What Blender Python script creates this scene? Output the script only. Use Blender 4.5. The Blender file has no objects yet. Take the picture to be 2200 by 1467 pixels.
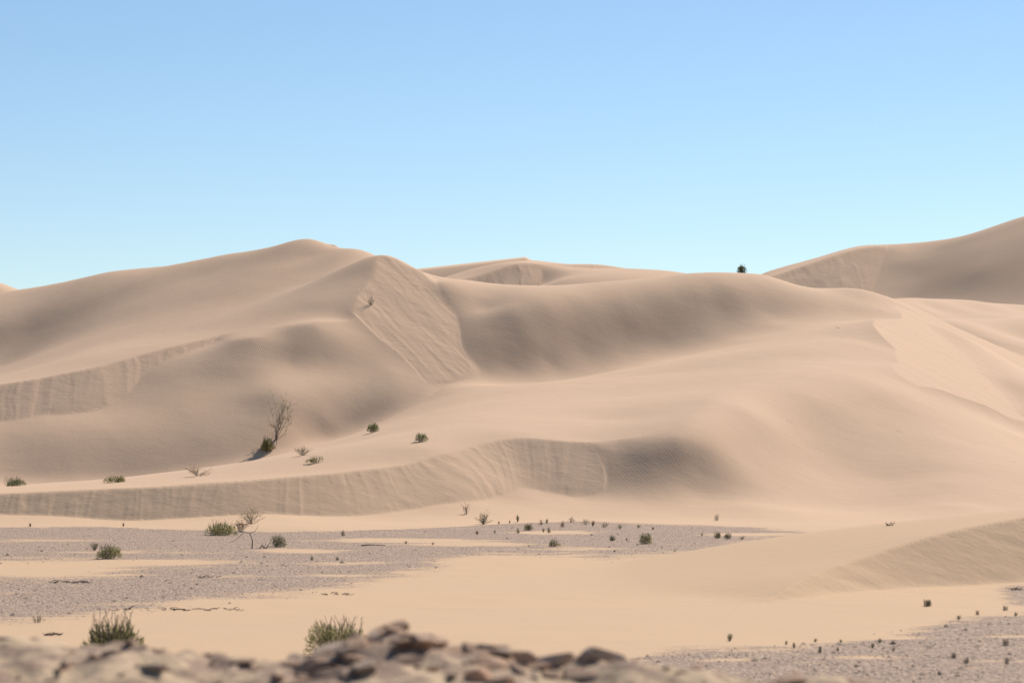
import bpy, math, random
import numpy as np

# ------------------------------------------------------------------ camera, sky, sun, exposure
K, H, UC, VH = 5000.0, 3.2, 1100.0, 950.0      # focal length in photo pixels, eye height, principal column, horizon row
SUN_AZ, SUN_EL = math.radians(32), math.radians(41)

sc = bpy.context.scene
COL = sc.collection
cam_d = bpy.data.cameras.new('camera')
cam = bpy.data.objects.new('camera', cam_d)
COL.objects.link(cam)
cam.location = (0, 0, H)
cam.rotation_euler = (math.radians(90), 0, 0)
cam_d.sensor_width = 36.0
cam_d.lens = K / 2200.0 * 36.0
cam_d.shift_y = (VH - 733.5) / 2200.0
cam_d.clip_start = 0.5
cam_d.clip_end = 20000
cam_d.dof.use_dof = True
cam_d.dof.focus_distance = 95.0
cam_d.dof.aperture_fstop = 1.8
sc.camera = cam

w = bpy.data.worlds.new('World')
sc.world = w
w.use_nodes = True
nt = w.node_tree
bg = nt.nodes['Background']
sky = nt.nodes.new('ShaderNodeTexSky')
sky.sky_type = 'NISHITA'
sky.sun_disc = False
sky.sun_elevation = SUN_EL
sky.sun_rotation = SUN_AZ
sky.air_density = 1.0
sky.dust_density = 0.0
sky.ozone_density = 3.6
nt.links.new(sky.outputs[0], bg.inputs[0])
bg.inputs[1].default_value = 0.079

sun_d = bpy.data.lights.new('sun', 'SUN')
sun = bpy.data.objects.new('sun', sun_d)
COL.objects.link(sun)
sun_d.energy = 4.8
sun_d.angle = math.radians(0.53)
sun_d.color = (1.0, 0.925, 0.83)
sun.location = (60, 120, 120)
sun.rotation_euler = (math.radians(90) - SUN_EL, 0, math.pi - SUN_AZ)

vs = sc.view_settings
vs.view_transform = 'Standard'
vs.look = 'None'
vs.exposure = 0.5
vs.gamma = 1.0
vs.use_curve_mapping = False

# ------------------------------------------------------------------ helpers
rng = np.random.default_rng(7)
random.seed(7)


def P(u, v, y):
    """a point of the place, y metres out, seen at photo pixel (u, v)"""
    return ((u - UC) / K * y, y, H + (VH - v) / K * y)


class Plane:
    def __init__(s, p, gx, gy):
        s.p, s.gx, s.gy = p, gx, gy

    def __call__(s, x, y):
        return s.p[2] + s.gx * (x - s.p[0]) + s.gy * (y - s.p[1])

    def hit(s, u, v):
        n = s.p[2] - s.gx * s.p[0] - s.gy * s.p[1] - H
        return P(u, v, n / ((VH - v) / K - s.gx * (u - UC) / K - s.gy))


FAN = None


def cubic_weights(nodes, t):
    """4-tap Lagrange interpolation weights from the positions nodes to t"""
    i = np.clip(np.searchsorted(nodes, t) - 2, 0, len(nodes) - 4)
    idx = i[:, None] + np.arange(4)
    n = nodes[idx]
    w = np.ones((len(t), 4))
    for a in range(4):
        for b in range(4):
            if a != b:
                w[:, a] *= (t - n[:, b]) / (n[:, a] - n[:, b])
    return idx, w


def make_fan(tans, rows):
    global FAN
    ct = np.linspace(tans[0], tans[-1], 230)
    cy = np.concatenate([np.arange(rows[0], 84, 1.0), np.arange(84, 110, 0.6), np.arange(110, 200, 0.8), np.arange(200, rows[-1] + 2, 2.2), [rows[-1] + 3]])
    T, Y = np.meshgrid(tans, rows)
    CT, CY = np.meshgrid(ct, cy)
    ir, wr = cubic_weights(cy, rows)
    ic, wc = cubic_weights(ct, tans)
    FAN = dict(X=T * Y, Y=Y, cx=CT * CY, cy=CY, ir=ir, wr=wr, ic=ic, wc=wc)
    return FAN['X'], Y


class TPS:
    """thin plate surface through control points"""
    def __init__(s, pts, lam=0.02):
        p = np.array(pts, float)
        s.c = p[:, :2]
        s.zs = p[:, 2]
        n = len(p)
        A = np.zeros((n + 3, n + 3))
        A[:n, :n] = s.k(s.c[:, None, :], s.c[None, :, :]) + lam * np.eye(n) * 100
        A[:n, n] = 1
        A[:n, n + 1:] = s.c
        A[n:, :n] = A[:n, n:].T
        b = np.zeros(n + 3)
        b[:n] = p[:, 2]
        s.w = np.linalg.solve(A, b)

    @staticmethod
    def k(a, b):
        r2 = ((a - b) ** 2).sum(-1)
        return 0.5 * r2 * np.log(r2 + 1e-9)

    def __call__(s, x, y):
        if FAN is not None and x is FAN['X']:            # whole terrain grid: evaluate coarsely, then cubic interpolation
            f = FAN
            zc = TPS.__call__(s, f['cx'], f['cy'])
            zr = sum(f['wr'][:, k, None] * zc[f['ir'][:, k]] for k in range(4))
            return sum(f['wc'][None, :, k] * zr[:, f['ic'][:, k]] for k in range(4))
        x = np.asarray(x, float)
        y = np.asarray(y, float)
        n = len(s.c)
        o = s.w[n] + s.w[n + 1] * x + s.w[n + 2] * y
        for i in range(n):
            r2 = (x - s.c[i, 0]) ** 2 + (y - s.c[i, 1]) ** 2 + 1e-9
            o = o + s.w[i] * 0.5 * r2 * np.log(r2)
        return o


REPOSE = 0.62


class Slip:
    """slip face at the angle of repose hanging from a brink; each brink point = (u, v, y, facing degrees to the right)"""
    def __init__(s, brink, slope=REPOSE, L=6.0, ulim=None, front=99.0, fade=0.03):
        s.fade = fade
        s.ulim, s.front = ulim, front
        s.bu = np.array([q[0] for q in brink], float)
        s.by = np.array([q[2] for q in brink], float)
        s.ba = np.array([q[3] for q in brink], float)
        pts = []
        s.b = []
        for u, v, y, a in brink:
            p = P(u, v, y)
            f = (math.sin(math.radians(a)), -math.cos(math.radians(a)))
            s.b.append((p, f))
            for t in (-L, -L * 0.4, 0, L * 0.4, L, 2 * L):
                pts.append((p[0] + f[0] * t, p[1] + f[1] * t, p[2] - slope * t))
        s.slope = slope
        s.t = TPS(pts, 0.003)

    def __call__(s, x, y):
        z = s.t(x, y)
        if s.ulim is not None:                      # the face dies out beyond the end of its brink
            z = z - s.fade * np.maximum(x / y * K + UC - s.ulim, 0) - 0.08 * np.maximum(x / y * K + UC - s.ulim - 60, 0)
        return z - 1.5 * np.maximum(np.interp(x / y * K + UC, s.bu, s.by) - (s.front if np.isscalar(s.front) else np.interp(x / y * K + UC, s.front[0], s.front[1])) - y, 0)

    def hit(s, u, v):
        a, b = 20.0, 600.0
        ys = np.linspace(a, b, 6000)
        xs = (u - UC) / K * ys
        zs = H + (VH - v) / K * ys
        # look only near the brink
        y0 = min(s.b, key=lambda q: abs(q[0][0] / q[0][1] * K + UC - u))[0][1]
        m = np.abs(ys - y0) < 14
        ys, xs, zs = ys[m], xs[m], zs[m]
        d = s.t(xs, ys) - zs
        i = np.argmin(np.abs(d))
        return (xs[i], ys[i], zs[i])


def smax(a, b, k):
    h = np.clip(0.5 + 0.5 * (a - b) / k, 0, 1)
    return b + (a - b) * h + k * h * (1 - h)


def sinterp(x, xs, ys):
    # piecewise interpolation with flat tangents at the nodes
    xs, ys = np.asarray(xs, float), np.asarray(ys, float)
    i = np.clip(np.searchsorted(xs, x) - 1, 0, len(xs) - 2)
    t = np.clip((x - xs[i]) / (xs[i + 1] - xs[i]), 0, 1)
    return ys[i] + (ys[i + 1] - ys[i]) * t * t * (3 - 2 * t)


def smin(a, b, k):
    return -smax(-a, -b, k)


def _hash(ix, iy, seed):
    n = (ix * 374761393 + iy * 668265263 + seed * 974634777) & 0xFFFFFFFF
    n = ((n ^ (n >> 13)) * 1274126177) & 0xFFFFFFFF
    return ((n ^ (n >> 16)) & 0xFFFF) / 32767.5 - 1.0


def noise(x, y, seed=0):
    ix = np.floor(x).astype(np.int64)
    iy = np.floor(y).astype(np.int64)
    fx, fy = x - ix, y - iy
    sx = fx * fx * fx * (fx * (fx * 6 - 15) + 10)
    sy = fy * fy * fy * (fy * (fy * 6 - 15) + 10)
    a, b = _hash(ix, iy, seed), _hash(ix + 1, iy, seed)
    c, d = _hash(ix, iy + 1, seed), _hash(ix + 1, iy + 1, seed)
    return (a + (b - a) * sx) * (1 - sy) + (c + (d - c) * sx) * sy


def fbm(x, y, seed=0, o=4):
    t, a = 0.0, 0.5
    for i in range(o):
        t = t + a * noise(x * 2 ** i, y * 2 ** i, seed + i)
        a *= 0.5
    return t


def behind(pts, steps):
    out = []
    for p in pts:
        for dy, dz in steps:
            s = (p[1] + dy) / p[1]
            out.append((p[0] * s, p[1] + dy, p[2] + dz))
    return out


# ------------------------------------------------------------------ the dunes as surfaces
# S1: the broad slip face below the left summit, turned to the right
class Wedge(Plane):
    """a slip face that ends at a ridge line: left of the ridge p -> q it no longer cuts the dune"""
    def ridge(s, p, q, k=1.2):
        dx, dy = q[0] - p[0], q[1] - p[1]
        l = math.hypot(dx, dy)
        s.r = (p[0], p[1], dx / l, dy / l, k)
        return s

    def __call__(s, x, y):
        d = (x - s.r[0]) * s.r[3] - (y - s.r[1]) * s.r[2] + 0.35 * np.sin(x * 0.55 + 0.4) + 0.15 * np.sin(x * 1.7)
        return Plane.__call__(s, x, y) + s.r[4] * np.maximum(d, 0)


S1 = Wedge(P(832, 548, 152), -0.27, 0.56)
S1.ridge(S1.hit(755, 680), S1.hit(940, 830))
_p, _q = S1.hit(755, 686), S1.hit(940, 830)
_l = math.hypot(_q[0] - _p[0], _q[1] - _p[1])
_d = ((_q[0] - _p[0]) / _l, (_q[1] - _p[1]) / _l)
_s = (_q[2] - _p[2]) / _l
# the flank left of that ridge falls away gently to the other side
EDGE = Plane(_p, _s * _d[0] - 0.20 * _d[1], _s * _d[1] + 0.20 * _d[0])
# S2: slip face at the left edge half way up
S2 = Slip([(-400, 850, 131, 8), (0, 825, 133, 8), (100, 810, 134, 8), (200, 790, 135.4, 10), (290, 752, 138, 14), (400, 737, 139.6, 10), (470, 732, 140.6, 8)], L=4, ulim=470, front=([0, 240, 290, 330, 400, 470], [5.5, 5.5, 4.2, 2.4, 1.2, 0.2]))
# S3: the long slip face above the plain
S3 = Slip([(-400, 1075, 92, 2), (0, 1060, 92.5, 3), (150, 1053, 92.8, 3), (290, 1046, 93.1, 3), (500, 1035, 93.8, 1), (650, 1021, 95.0, 6), (760, 1010, 96.2, 12),
           (880, 995, 98, 18), (950, 976, 99.5, 29), (1010, 963, 101, 31), (1060, 963, 101.7, 26), (1100, 964, 102.1, 10), (1150, 960, 102.5, 0), (1220, 955, 103.0, -4), (1300, 948, 103.6, -6)], L=3.0, ulim=1298, fade=0.006)
# S4: slip face of the low dune in the right foreground
S4 = Slip([(1690, 1256, 48.2, 38), (1760, 1226, 50.0, 38), (1850, 1199, 51.8, 38), (2000, 1151, 54.0, 38), (2200, 1112, 56.2, 38), (2500, 1070, 59, 38)], L=2.0)
SR = Wedge(P(1880, 688, 146), -0.45, 0.25)
SR.ridge(SR.hit(1950, 820), SR.hit(2200, 908))

# control points in metres: the left dune above and below its slip face, the bowl with its terrace, the right flank with the toe
WU = TPS([
    (-55.98, 174.93, 11.95), (-46.60, 179.23, 13.77), (-38.32, 180.73, 15.06), (-34.68, 178.76, 15.46), (-31.10, 175.71, 15.92), (-26.12, 174.13, 16.36),
    (-20.61, 171.77, 17.11), (-16.85, 168.50, 17.46), (-14.53, 168.19, 17.87), (-13.34, 166.72, 17.40), (-10.80, 163.57, 16.78), (-8.21, 151.97, 15.42),
    (-64.00, 200.01, 2.95), (-75.20, 234.99, -10.05), (-53.32, 205.08, 4.82), (-62.40, 240.00, -8.18), (-43.70, 206.12, 6.08), (-51.09, 240.98, -6.93),
    (-39.82, 205.27, 6.55), (-46.56, 239.99, -6.45), (-36.02, 203.49, 7.10), (-42.13, 238.01, -5.91), (-30.11, 200.72, 7.45), (-35.25, 235.03, -5.57),
    (-23.65, 197.11, 8.08), (-27.72, 230.99, -4.95), (-19.39, 193.90, 8.38), (-22.69, 226.90, -4.67), (-16.55, 191.57, 8.57), (-19.34, 223.82, -4.49),
    (-15.26, 190.80, 8.10), (-17.74, 221.73, -4.99), (-12.46, 188.79, 7.38), (-14.29, 216.51, -5.75), (-10.03, 185.69, 6.58), (-11.41, 211.37, -6.55),
    (-38.98, 177.16, 14.18), (-37.12, 168.71, 11.64), (-35.55, 161.58, 8.53), (-29.26, 133.00, 6.53), (-30.77, 170.96, 14.48), (-29.21, 162.28, 11.64),
    (-26.21, 145.61, 9.02), (-24.37, 135.40, 7.53), (-23.25, 166.09, 14.83), (-21.97, 156.92, 12.30), (-20.36, 145.40, 10.03), (-19.54, 139.60, 9.15),
    (-17.50, 162.04, 15.19), (-16.64, 154.06, 12.75), (-15.49, 143.42, 10.66), (-14.76, 136.66, 9.49), (-14.13, 163.49, 16.28), (-12.67, 154.46, 14.01),
    (-11.90, 145.10, 11.91), (-11.57, 141.15, 10.54), (-8.92, 148.65, 13.75), (-9.93, 143.97, 11.41), (-9.84, 142.60, 10.62), (-6.96, 151.34, 14.73),
    (-5.89, 151.00, 14.25), (-4.83, 150.85, 13.88), (-5.06, 144.83, 12.62), (-8.79, 134.72, 11.30), (-2.91, 153.11, 11.73), (3.02, 160.95, 9.03),
    (4.05, 150.00, 8.57), (-8.21, 170.40, 12.23), (-39.30, 131.00, 5.82), (-47.26, 168.79, 9.61), (-28.03, 122.15, 6.00), (-21.54, 123.39, 7.61),
    (-16.48, 127.01, 9.41), (-12.63, 129.26, 10.78), (-9.73, 131.38, 11.28), (-13.73, 125.51, 10.36), (-17.26, 143.80, 10.39), (-36.86, 175.52, 14.08),
    (-34.99, 166.60, 10.86), (-32.00, 168.41, 12.97), (-30.82, 154.09, 9.06), (-30.61, 145.77, 7.72), (-26.75, 140.81, 8.21), (-21.93, 146.21, 9.87),
    (-28.06, 155.91, 10.31), (-27.07, 169.18, 15.04), (-26.03, 162.67, 12.96), (-25.06, 156.61, 11.34), (-24.15, 150.96, 10.29), (-21.48, 153.42, 11.48),
    (-19.95, 166.24, 15.84), (-19.04, 158.67, 13.67), (-18.39, 153.24, 12.09), (-16.36, 163.55, 15.96), (-14.15, 141.53, 10.33), (-13.36, 159.05, 14.97),
], 0.003)
WL = TPS([
    (-28.54, 129.73, 4.45), (-27.11, 130.32, 4.69), (-24.10, 130.99, 4.85), (-22.73, 132.15, 5.31), (-21.77, 134.38, 6.43), (-21.05, 136.70, 7.68),
    (-19.42, 138.73, 8.58), (-18.08, 140.18, 9.17), (-15.54, 138.79, 9.53), (-13.98, 139.85, 9.77), (-11.79, 140.31, 10.08), (-9.78, 142.52, 10.55),
    (-8.48, 141.38, 9.56), (-7.00, 139.98, 8.38), (-5.55, 138.87, 7.37), (-4.41, 137.89, 6.51), (-16.83, 135.71, 7.54), (-13.17, 137.21, 7.87),
    (-11.02, 137.79, 7.88), (-8.84, 138.11, 7.62), (-7.17, 137.95, 7.34), (-17.20, 132.28, 5.58), (-13.25, 132.50, 5.85), (-10.25, 134.82, 6.17),
    (-8.17, 136.21, 6.47), (-6.80, 135.92, 6.05), (-6.74, 134.70, 5.09), (-27.82, 126.44, 2.95), (-21.71, 127.71, 3.46), (-16.69, 128.40, 3.46),
    (-13.01, 130.09, 3.98), (-10.60, 132.44, 4.52), (-9.05, 133.03, 4.13), (-27.06, 123.02, 0.99), (-21.19, 124.67, 1.28), (-16.40, 126.14, 1.81),
    (-12.83, 128.32, 2.56), (-10.50, 131.29, 3.20), (-36.85, 122.84, 3.94), (-34.65, 115.50, 2.05), (-29.49, 93.40, -4.86), (-15.16, 96.04, -5.09),
    (0.00, 110.61, -6.05), (4.02, 128.56, -3.03), (4.95, 138.58, 1.02), (-39.87, 149.52, 12.97), (-25.22, 151.33, 13.59), (-19.70, 157.56, 16.79),
    (-9.81, 152.03, 16.25), (-6.01, 145.33, 12.02), (-8.05, 145.97, 12.56), (0.00, 139.94, 5.47), (1.98, 148.47, 7.95), (-1.01, 158.71, 11.59),
    (-2.39, 140.64, 7.50), (-3.35, 145.48, 10.47), (-14.86, 137.63, 8.57), (-12.47, 138.61, 8.88), (-16.14, 134.52, 6.70), (-14.44, 131.27, 5.04),
    (-19.92, 132.79, 5.86), (-20.02, 130.00, 4.50), (-23.13, 128.52, 3.97), (-26.86, 127.92, 3.71), (-24.04, 126.55, 2.95), (-23.68, 124.64, 1.67),
], 0.003)
B = TPS([
    (-8.68, 160.66, 15.86), (-6.41, 160.34, 15.03), (-4.45, 158.80, 14.41), (-2.18, 155.84, 13.89), (0.00, 153.46, 13.54), (2.45, 153.41, 13.51),
    (4.95, 154.62, 13.77), (7.47, 155.57, 14.03), (9.73, 156.94, 14.34), (12.03, 158.23, 14.66), (14.62, 158.94, 14.80), (17.30, 160.19, 14.73),
    (19.26, 160.51, 14.15), (20.92, 160.96, 13.89), (23.55, 161.30, 13.88), (24.86, 161.43, 13.69), (27.95, 159.73, 11.95), (-9.27, 171.70, 11.76),
    (-10.77, 199.46, 0.72), (-6.86, 171.39, 10.94), (-7.97, 199.25, -0.09), (-4.79, 171.10, 10.42), (-5.57, 199.03, -0.62), (-2.39, 170.73, 10.08),
    (-2.79, 199.04, -0.94), (0.00, 169.94, 9.86), (0.00, 199.01, -1.13), (2.71, 169.21, 9.83), (3.20, 200.16, -1.08), (5.36, 167.43, 9.98),
    (6.44, 201.26, -0.80), (8.01, 166.91, 10.19), (9.72, 202.47, -0.51), (10.50, 169.34, 10.56), (12.66, 204.23, -0.15), (13.17, 173.33, 11.01),
    (15.66, 206.01, 0.22), (16.30, 177.13, 11.32), (19.08, 207.44, 0.43), (19.29, 178.62, 11.23), (22.46, 207.94, 0.30), (21.20, 176.66, 10.48),
    (24.76, 206.37, -0.45), (22.78, 175.21, 10.09), (26.66, 205.08, -0.85), (25.13, 172.15, 9.84), (29.47, 201.87, -1.10), (26.39, 171.34, 9.58),
    (30.84, 200.29, -1.41), (28.61, 168.30, 8.20), (33.05, 194.43, -2.89), (30.48, 174.17, 8.02), (35.04, 200.21, -3.06), (-1.69, 141.23, 7.54),
    (0.00, 141.96, 7.60), (2.30, 143.56, 8.03), (4.65, 145.20, 8.48), (7.04, 146.63, 8.94), (9.48, 148.05, 9.41), (11.93, 149.10, 9.88),
    (14.41, 150.10, 10.36), (16.89, 150.82, 10.79), (19.51, 152.39, 11.26), (22.28, 154.75, 11.83), (24.05, 156.17, 12.20), (-1.77, 147.91, 11.69),
    (0.00, 146.32, 11.49), (2.35, 147.17, 11.63), (4.77, 148.94, 11.97), (7.22, 150.48, 12.31), (9.72, 151.90, 12.69), (12.25, 153.17, 13.05),
    (14.82, 154.42, 13.29), (17.44, 155.75, 13.28), (-2.50, 141.76, 8.16), (-3.35, 145.48, 10.47), (-4.13, 147.67, 11.91), (-5.09, 149.72, 13.32),
    (22.78, 146.00, 10.85), (25.53, 152.90, 11.33), (-4.27, 137.80, 6.42), (-2.32, 136.55, 6.48), (-2.08, 122.47, 5.16), (-1.88, 110.85, 4.31),
    (-1.77, 104.27, 3.62), (-1.82, 101.00, 2.94), (5.50, 137.49, 7.32), (4.84, 121.00, 5.62), (4.40, 110.03, 4.30), (4.14, 103.60, 3.24),
    (9.16, 130.87, 7.13), (7.92, 113.15, 5.24), (7.26, 103.65, 3.72), (13.84, 138.36, 8.73), (12.45, 124.54, 6.94), (11.05, 110.46, 5.30),
    (17.40, 133.82, 8.55), (15.69, 120.69, 6.82), (14.39, 110.69, 5.41), (21.77, 131.47, 7.67), (22.61, 137.02, 8.68), (-6.27, 136.23, 5.33),
    (-9.25, 136.02, 4.15), (-10.68, 133.48, 3.20), (-13.61, 126.06, 2.19), (-18.94, 118.39, 1.31), (-22.89, 104.07, 1.24), (-30.01, 100.02, 1.00),
    (-20.35, 92.50, 1.17), (-15.08, 93.10, 1.41), (-8.55, 95.00, 1.85), (-4.31, 98.00, 2.32), (-26.39, 116.74, 0.87), (-20.12, 124.99, 0.98),
    (-30.56, 132.42, 1.47), (-20.22, 141.57, 2.49), (-14.54, 147.50, 3.51), (-11.87, 150.35, 5.97), (-29.99, 179.94, 4.00), (-19.95, 189.50, 9.98),
    (-20.01, 84.04, 1.20), (-4.93, 86.83, 2.41), (4.03, 92.62, 2.60), (10.02, 95.22, 3.20), (13.83, 99.77, 3.99), (23.84, 107.28, 5.19),
    (33.98, 111.94, 5.50), (30.22, 141.04, 11.06), (35.91, 134.67, 8.99), (31.26, 154.32, 11.80), (-7.64, 112.35, 3.20), (-5.57, 111.35, 3.65),
    (-3.44, 114.54, 4.35), (-3.97, 132.26, 5.58), (-4.03, 100.71, 3.00), (-1.40, 139.84, 6.83), (0.00, 118.51, 5.10), (0.00, 103.97, 3.62),
    (2.46, 122.99, 5.66), (2.19, 109.46, 4.29), (5.15, 128.85, 6.55), (8.56, 142.61, 8.05), (7.06, 117.65, 5.55), (11.55, 144.38, 8.69),
    (9.61, 120.15, 6.08), (14.70, 146.99, 9.67), (15.34, 127.87, 7.55), (20.51, 136.76, 8.94), (13.59, 113.25, 5.80), (16.46, 117.54, 6.43),
    (19.31, 123.78, 7.05), (8.48, 106.03, 4.34), (-1.50, 150.25, 12.82), (-1.45, 144.96, 10.45), (-1.43, 143.24, 9.22), (1.49, 148.67, 12.57),
    (1.45, 145.50, 10.47), (1.44, 144.22, 9.26), (4.53, 150.89, 13.01), (4.42, 147.22, 10.56), (4.38, 146.02, 9.33), (7.64, 152.75, 13.44),
    (7.47, 149.36, 11.27), (7.40, 148.09, 10.01), (10.83, 154.65, 13.96), (10.57, 150.96, 11.65), (13.70, 152.19, 11.72), (16.86, 153.29, 11.78),
    (20.33, 156.41, 12.90), (23.11, 158.27, 13.01), (27.88, 164.00, 12.71), (26.41, 163.00, 13.27),
], 0.003)
FL = TPS([
    (-20.08, 91.26, 0.37), (-17.32, 91.16, 0.28), (-15.66, 91.06, 0.16), (-12.79, 91.35, 0.24), (-10.12, 92.03, 0.37), (-7.41, 92.61, 0.24),
    (-5.61, 93.58, 0.30), (-3.80, 94.93, 0.52), (-2.31, 96.28, 0.75), (-0.78, 97.64, 0.86), (0.00, 99.09, 1.28), (0.99, 99.47, 1.15),
    (2.89, 99.67, 0.89), (3.81, 100.15, 1.08), (4.03, 101.31, 1.78), (4.11, 102.29, 2.48), (-26.06, 86.87, 0.02), (-19.12, 86.91, 0.02),
    (-15.81, 87.85, 0.02), (-11.91, 85.04, 0.02), (-9.04, 83.73, 0.02), (-6.70, 83.73, 0.02), (-4.29, 85.88, 0.02), (-1.77, 88.64, 0.04),
    (1.87, 93.26, 0.07), (5.60, 93.27, -0.06), (9.18, 91.82, -0.14), (11.11, 85.48, -0.10), (4.97, 103.45, 3.32), (7.22, 103.14, 3.72),
    (5.03, 129.77, 12.34), (7.41, 130.92, 12.74), (11.44, 139.32, 14.02), (15.15, 141.48, 14.50), (21.37, 150.64, 15.44), (23.33, 150.45, 14.46),
    (28.71, 155.53, 13.30), (37.81, 160.06, 11.93), (-30.00, 78.00, -0.90), (-18.00, 78.00, -0.90), (-6.00, 77.97, -0.90), (6.01, 78.16, -0.91),
    (14.99, 77.97, -0.90), (25.01, 78.04, -0.90), (-30.00, 106.00, 4.50), (-15.01, 108.06, 4.50), (-6.02, 110.30, 5.00), (1.93, 110.07, 5.90),
    (4.73, 105.89, 5.85), (6.08, 101.41, 2.08), (5.96, 99.32, 0.82), (8.18, 102.26, 2.18), (8.05, 100.61, 0.99), (29.94, 145.71, 12.98),
    (37.98, 149.93, 13.00), (25.94, 149.67, 14.97), (36.01, 142.02, 10.00), (20.80, 94.53, -0.11), (8.14, 101.76, 1.78), (3.92, 98.10, 0.55),
    (1.95, 97.67, 0.56), (20.00, 152.00, 17.00), (24.00, 158.00, 18.50), (28.00, 162.00, 19.50), (18.00, 162.00, 20.00), (10.00, 150.00, 15.00),
    (24.26, 126.36, 5.29), (25.26, 130.36, 6.87), (25.82, 127.84, 4.96), (26.82, 131.84, 6.54), (27.14, 129.26, 4.72), (28.14, 133.26, 6.30),
    (28.78, 130.80, 4.37), (29.78, 134.80, 5.95), (31.63, 134.01, 3.89), (32.63, 138.01, 5.47), (34.82, 138.19, 3.50), (35.82, 142.19, 5.08),
    (10.98, 109.80, 4.96), (10.78, 107.80, 4.00), (10.61, 106.10, 3.20), (10.45, 104.50, 2.47), (10.29, 102.90, 1.76), (9.90, 99.00, 0.53),
    (15.12, 116.30, 5.53), (14.85, 114.20, 4.57), (14.57, 112.10, 3.65), (14.29, 109.90, 2.76), (13.97, 107.50, 1.91), (13.21, 101.60, 0.46),
    (19.36, 121.00, 5.86), (18.91, 118.20, 4.85), (18.48, 115.50, 3.89), (18.03, 112.70, 2.97), (17.25, 107.80, 1.48), (16.26, 101.60, 0.36),
    (22.32, 120.00, 4.40), (21.26, 114.30, 3.20), (20.52, 110.30, 2.32), (19.72, 106.00, 1.40), (18.69, 100.50, 0.49), (27.17, 123.50, 3.45),
    (25.85, 117.50, 2.73), (24.75, 112.50, 2.08), (23.50, 106.80, 1.17), (22.00, 100.00, 0.20), (33.28, 128.00, 2.30), (30.94, 119.00, 1.30),
    (27.30, 105.00, 0.05), (21.44, 126.10, 6.48), (23.33, 125.42, 5.46),
], 0.003)
RB = TPS([P(2010, 690, 176), P(2100, 687, 181), P(2200, 682, 187), P(2350, 680, 192), P(2500, 680, 195), SR.hit(2010, 700), SR.hit(2070, 748), SR.hit(2130, 815), SR.hit(2200, 890), P(2130, 725, 172), P(2200, 730, 177), P(2200, 760, 170), P(2200, 810, 157), P(2350, 760, 172), P(2350, 860, 150),
          P(2500, 920, 140), P(2500, 780, 170), (28, 188, 11), (40, 200, 11.5), (54, 208, 12), (26, 225, 5), (50, 230, 5), (70, 230, 5), (24, 165, 6), (20, 140, 1), (30, 120, 1), (60, 120, 1), (10, 200, 3)])
Q1 = TPS([P(1920, 648, 214), P(1960, 644, 218), P(2000, 643, 222), P(2100, 647, 228), P(2200, 655, 235), P(2500, 690, 240), P(2000, 664, 217), P(2100, 667, 222), P(2200, 670, 228), P(1960, 682, 209), P(2050, 690, 211), P(2200, 685, 217), P(2500, 725, 222),
          (25, 215, 10), (38, 245, 14), (52, 255, 14), (66, 258, 14), (30, 195, 11), (50, 195, 11), (70, 200, 11), (35, 290, 4), (60, 290, 4), (15, 210, 4)])
# far right dune
F2S = Slip([(1640, 598, 298, 10), (1690, 583, 300.5, 10), (1760, 560, 304, 10), (1820, 540, 307.5, 8), (1860, 531, 309.5, 4), (1905, 528, 311, 0)], L=12, ulim=1905, fade=0.12)
F2W = TPS([P(1640, 598, 298), P(1690, 583, 300.5), P(1760, 560, 304), P(1820, 540, 307.5), P(1860, 531, 309.5), P(1905, 528, 311),
           P(1650, 583, 308), P(1760, 552, 312), P(1850, 527.5, 315), P(1905, 526, 316), (38, 285, 26), (48, 285, 28.5), (58, 275, 30), (30, 285, 21),
           P(1980, 521, 315), P(2080, 505, 312), P(2200, 466, 311), P(2500, 420, 304)] +
          behind([P(1650, 583, 308), P(1850, 527.5, 315), P(2080, 505, 312), P(2500, 420, 304)], [(20, -3), (70, -18)]) + [(10, 300, 12), (15, 330, 12)])
F2L = TPS([P(1905, 530, 311), P(1980, 524, 311), P(2080, 509, 308), P(2200, 474, 306.5), P(2500, 430, 300), P(1898, 555, 307.5), P(1890, 580, 304.2), P(1880, 612, 300), P(1940, 560, 306), P(1960, 590, 302), P(2100, 580, 295), P(2100, 534, 302),
           P(2200, 577, 292), P(2200, 500, 302), P(1960, 650, 294), P(2100, 655, 286), P(2200, 645, 284), P(2500, 600, 275), P(1750, 690, 285), P(1700, 690, 280), P(1820, 670, 290),
           (50, 255, 9), (64, 255, 12), (35, 260, 13), (50, 325, 39), (70, 335, 56)])
# far middle dune and the one behind it
F1S = Slip([(960, 606, 331, 6), (1026, 593, 333.5, 6), (1070, 579, 335, 6), (1104, 567.5, 336.5, 4), (1137, 564, 337.5, 0), (1164, 568, 338, -4)], L=10)
F1W = TPS([P(960, 606, 331), P(1026, 593, 333.5), P(1070, 579, 335), P(1104, 567.5, 336.5), P(1137, 564, 337.5), P(1164, 568, 338), P(969, 591, 341), P(1040, 575, 345), P(1120, 562, 350), P(1150, 561, 350),
           P(1205, 568, 345), P(1272, 568, 345), P(1339, 571, 342), P(1440, 577, 338), P(1500, 588, 332), P(1600, 620, 325), P(800, 640, 330),
           (0, 300, 22), (10, 300, 20), (-10, 300, 20)] + behind([P(969, 591, 335), P(1120, 562, 350), P(1339, 571, 342), P(1500, 588, 332)], [(20, -4), (60, -16)]))
F1L = TPS([F1S.hit(1164, 572), F1S.hit(1163, 590), F1S.hit(1161, 613), P(1100, 660, 318), P(1000, 660, 312), P(1200, 600, 329), P(1220, 580, 336), P(1272, 571, 343), P(1339, 574, 340), P(1440, 580, 336), P(1300, 600, 326), P(1440, 605, 324),
           P(1600, 630, 320), P(900, 660, 305), (0, 300, 14), (20, 300, 18), (0, 360, 42), (15, 360, 38)])
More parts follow.
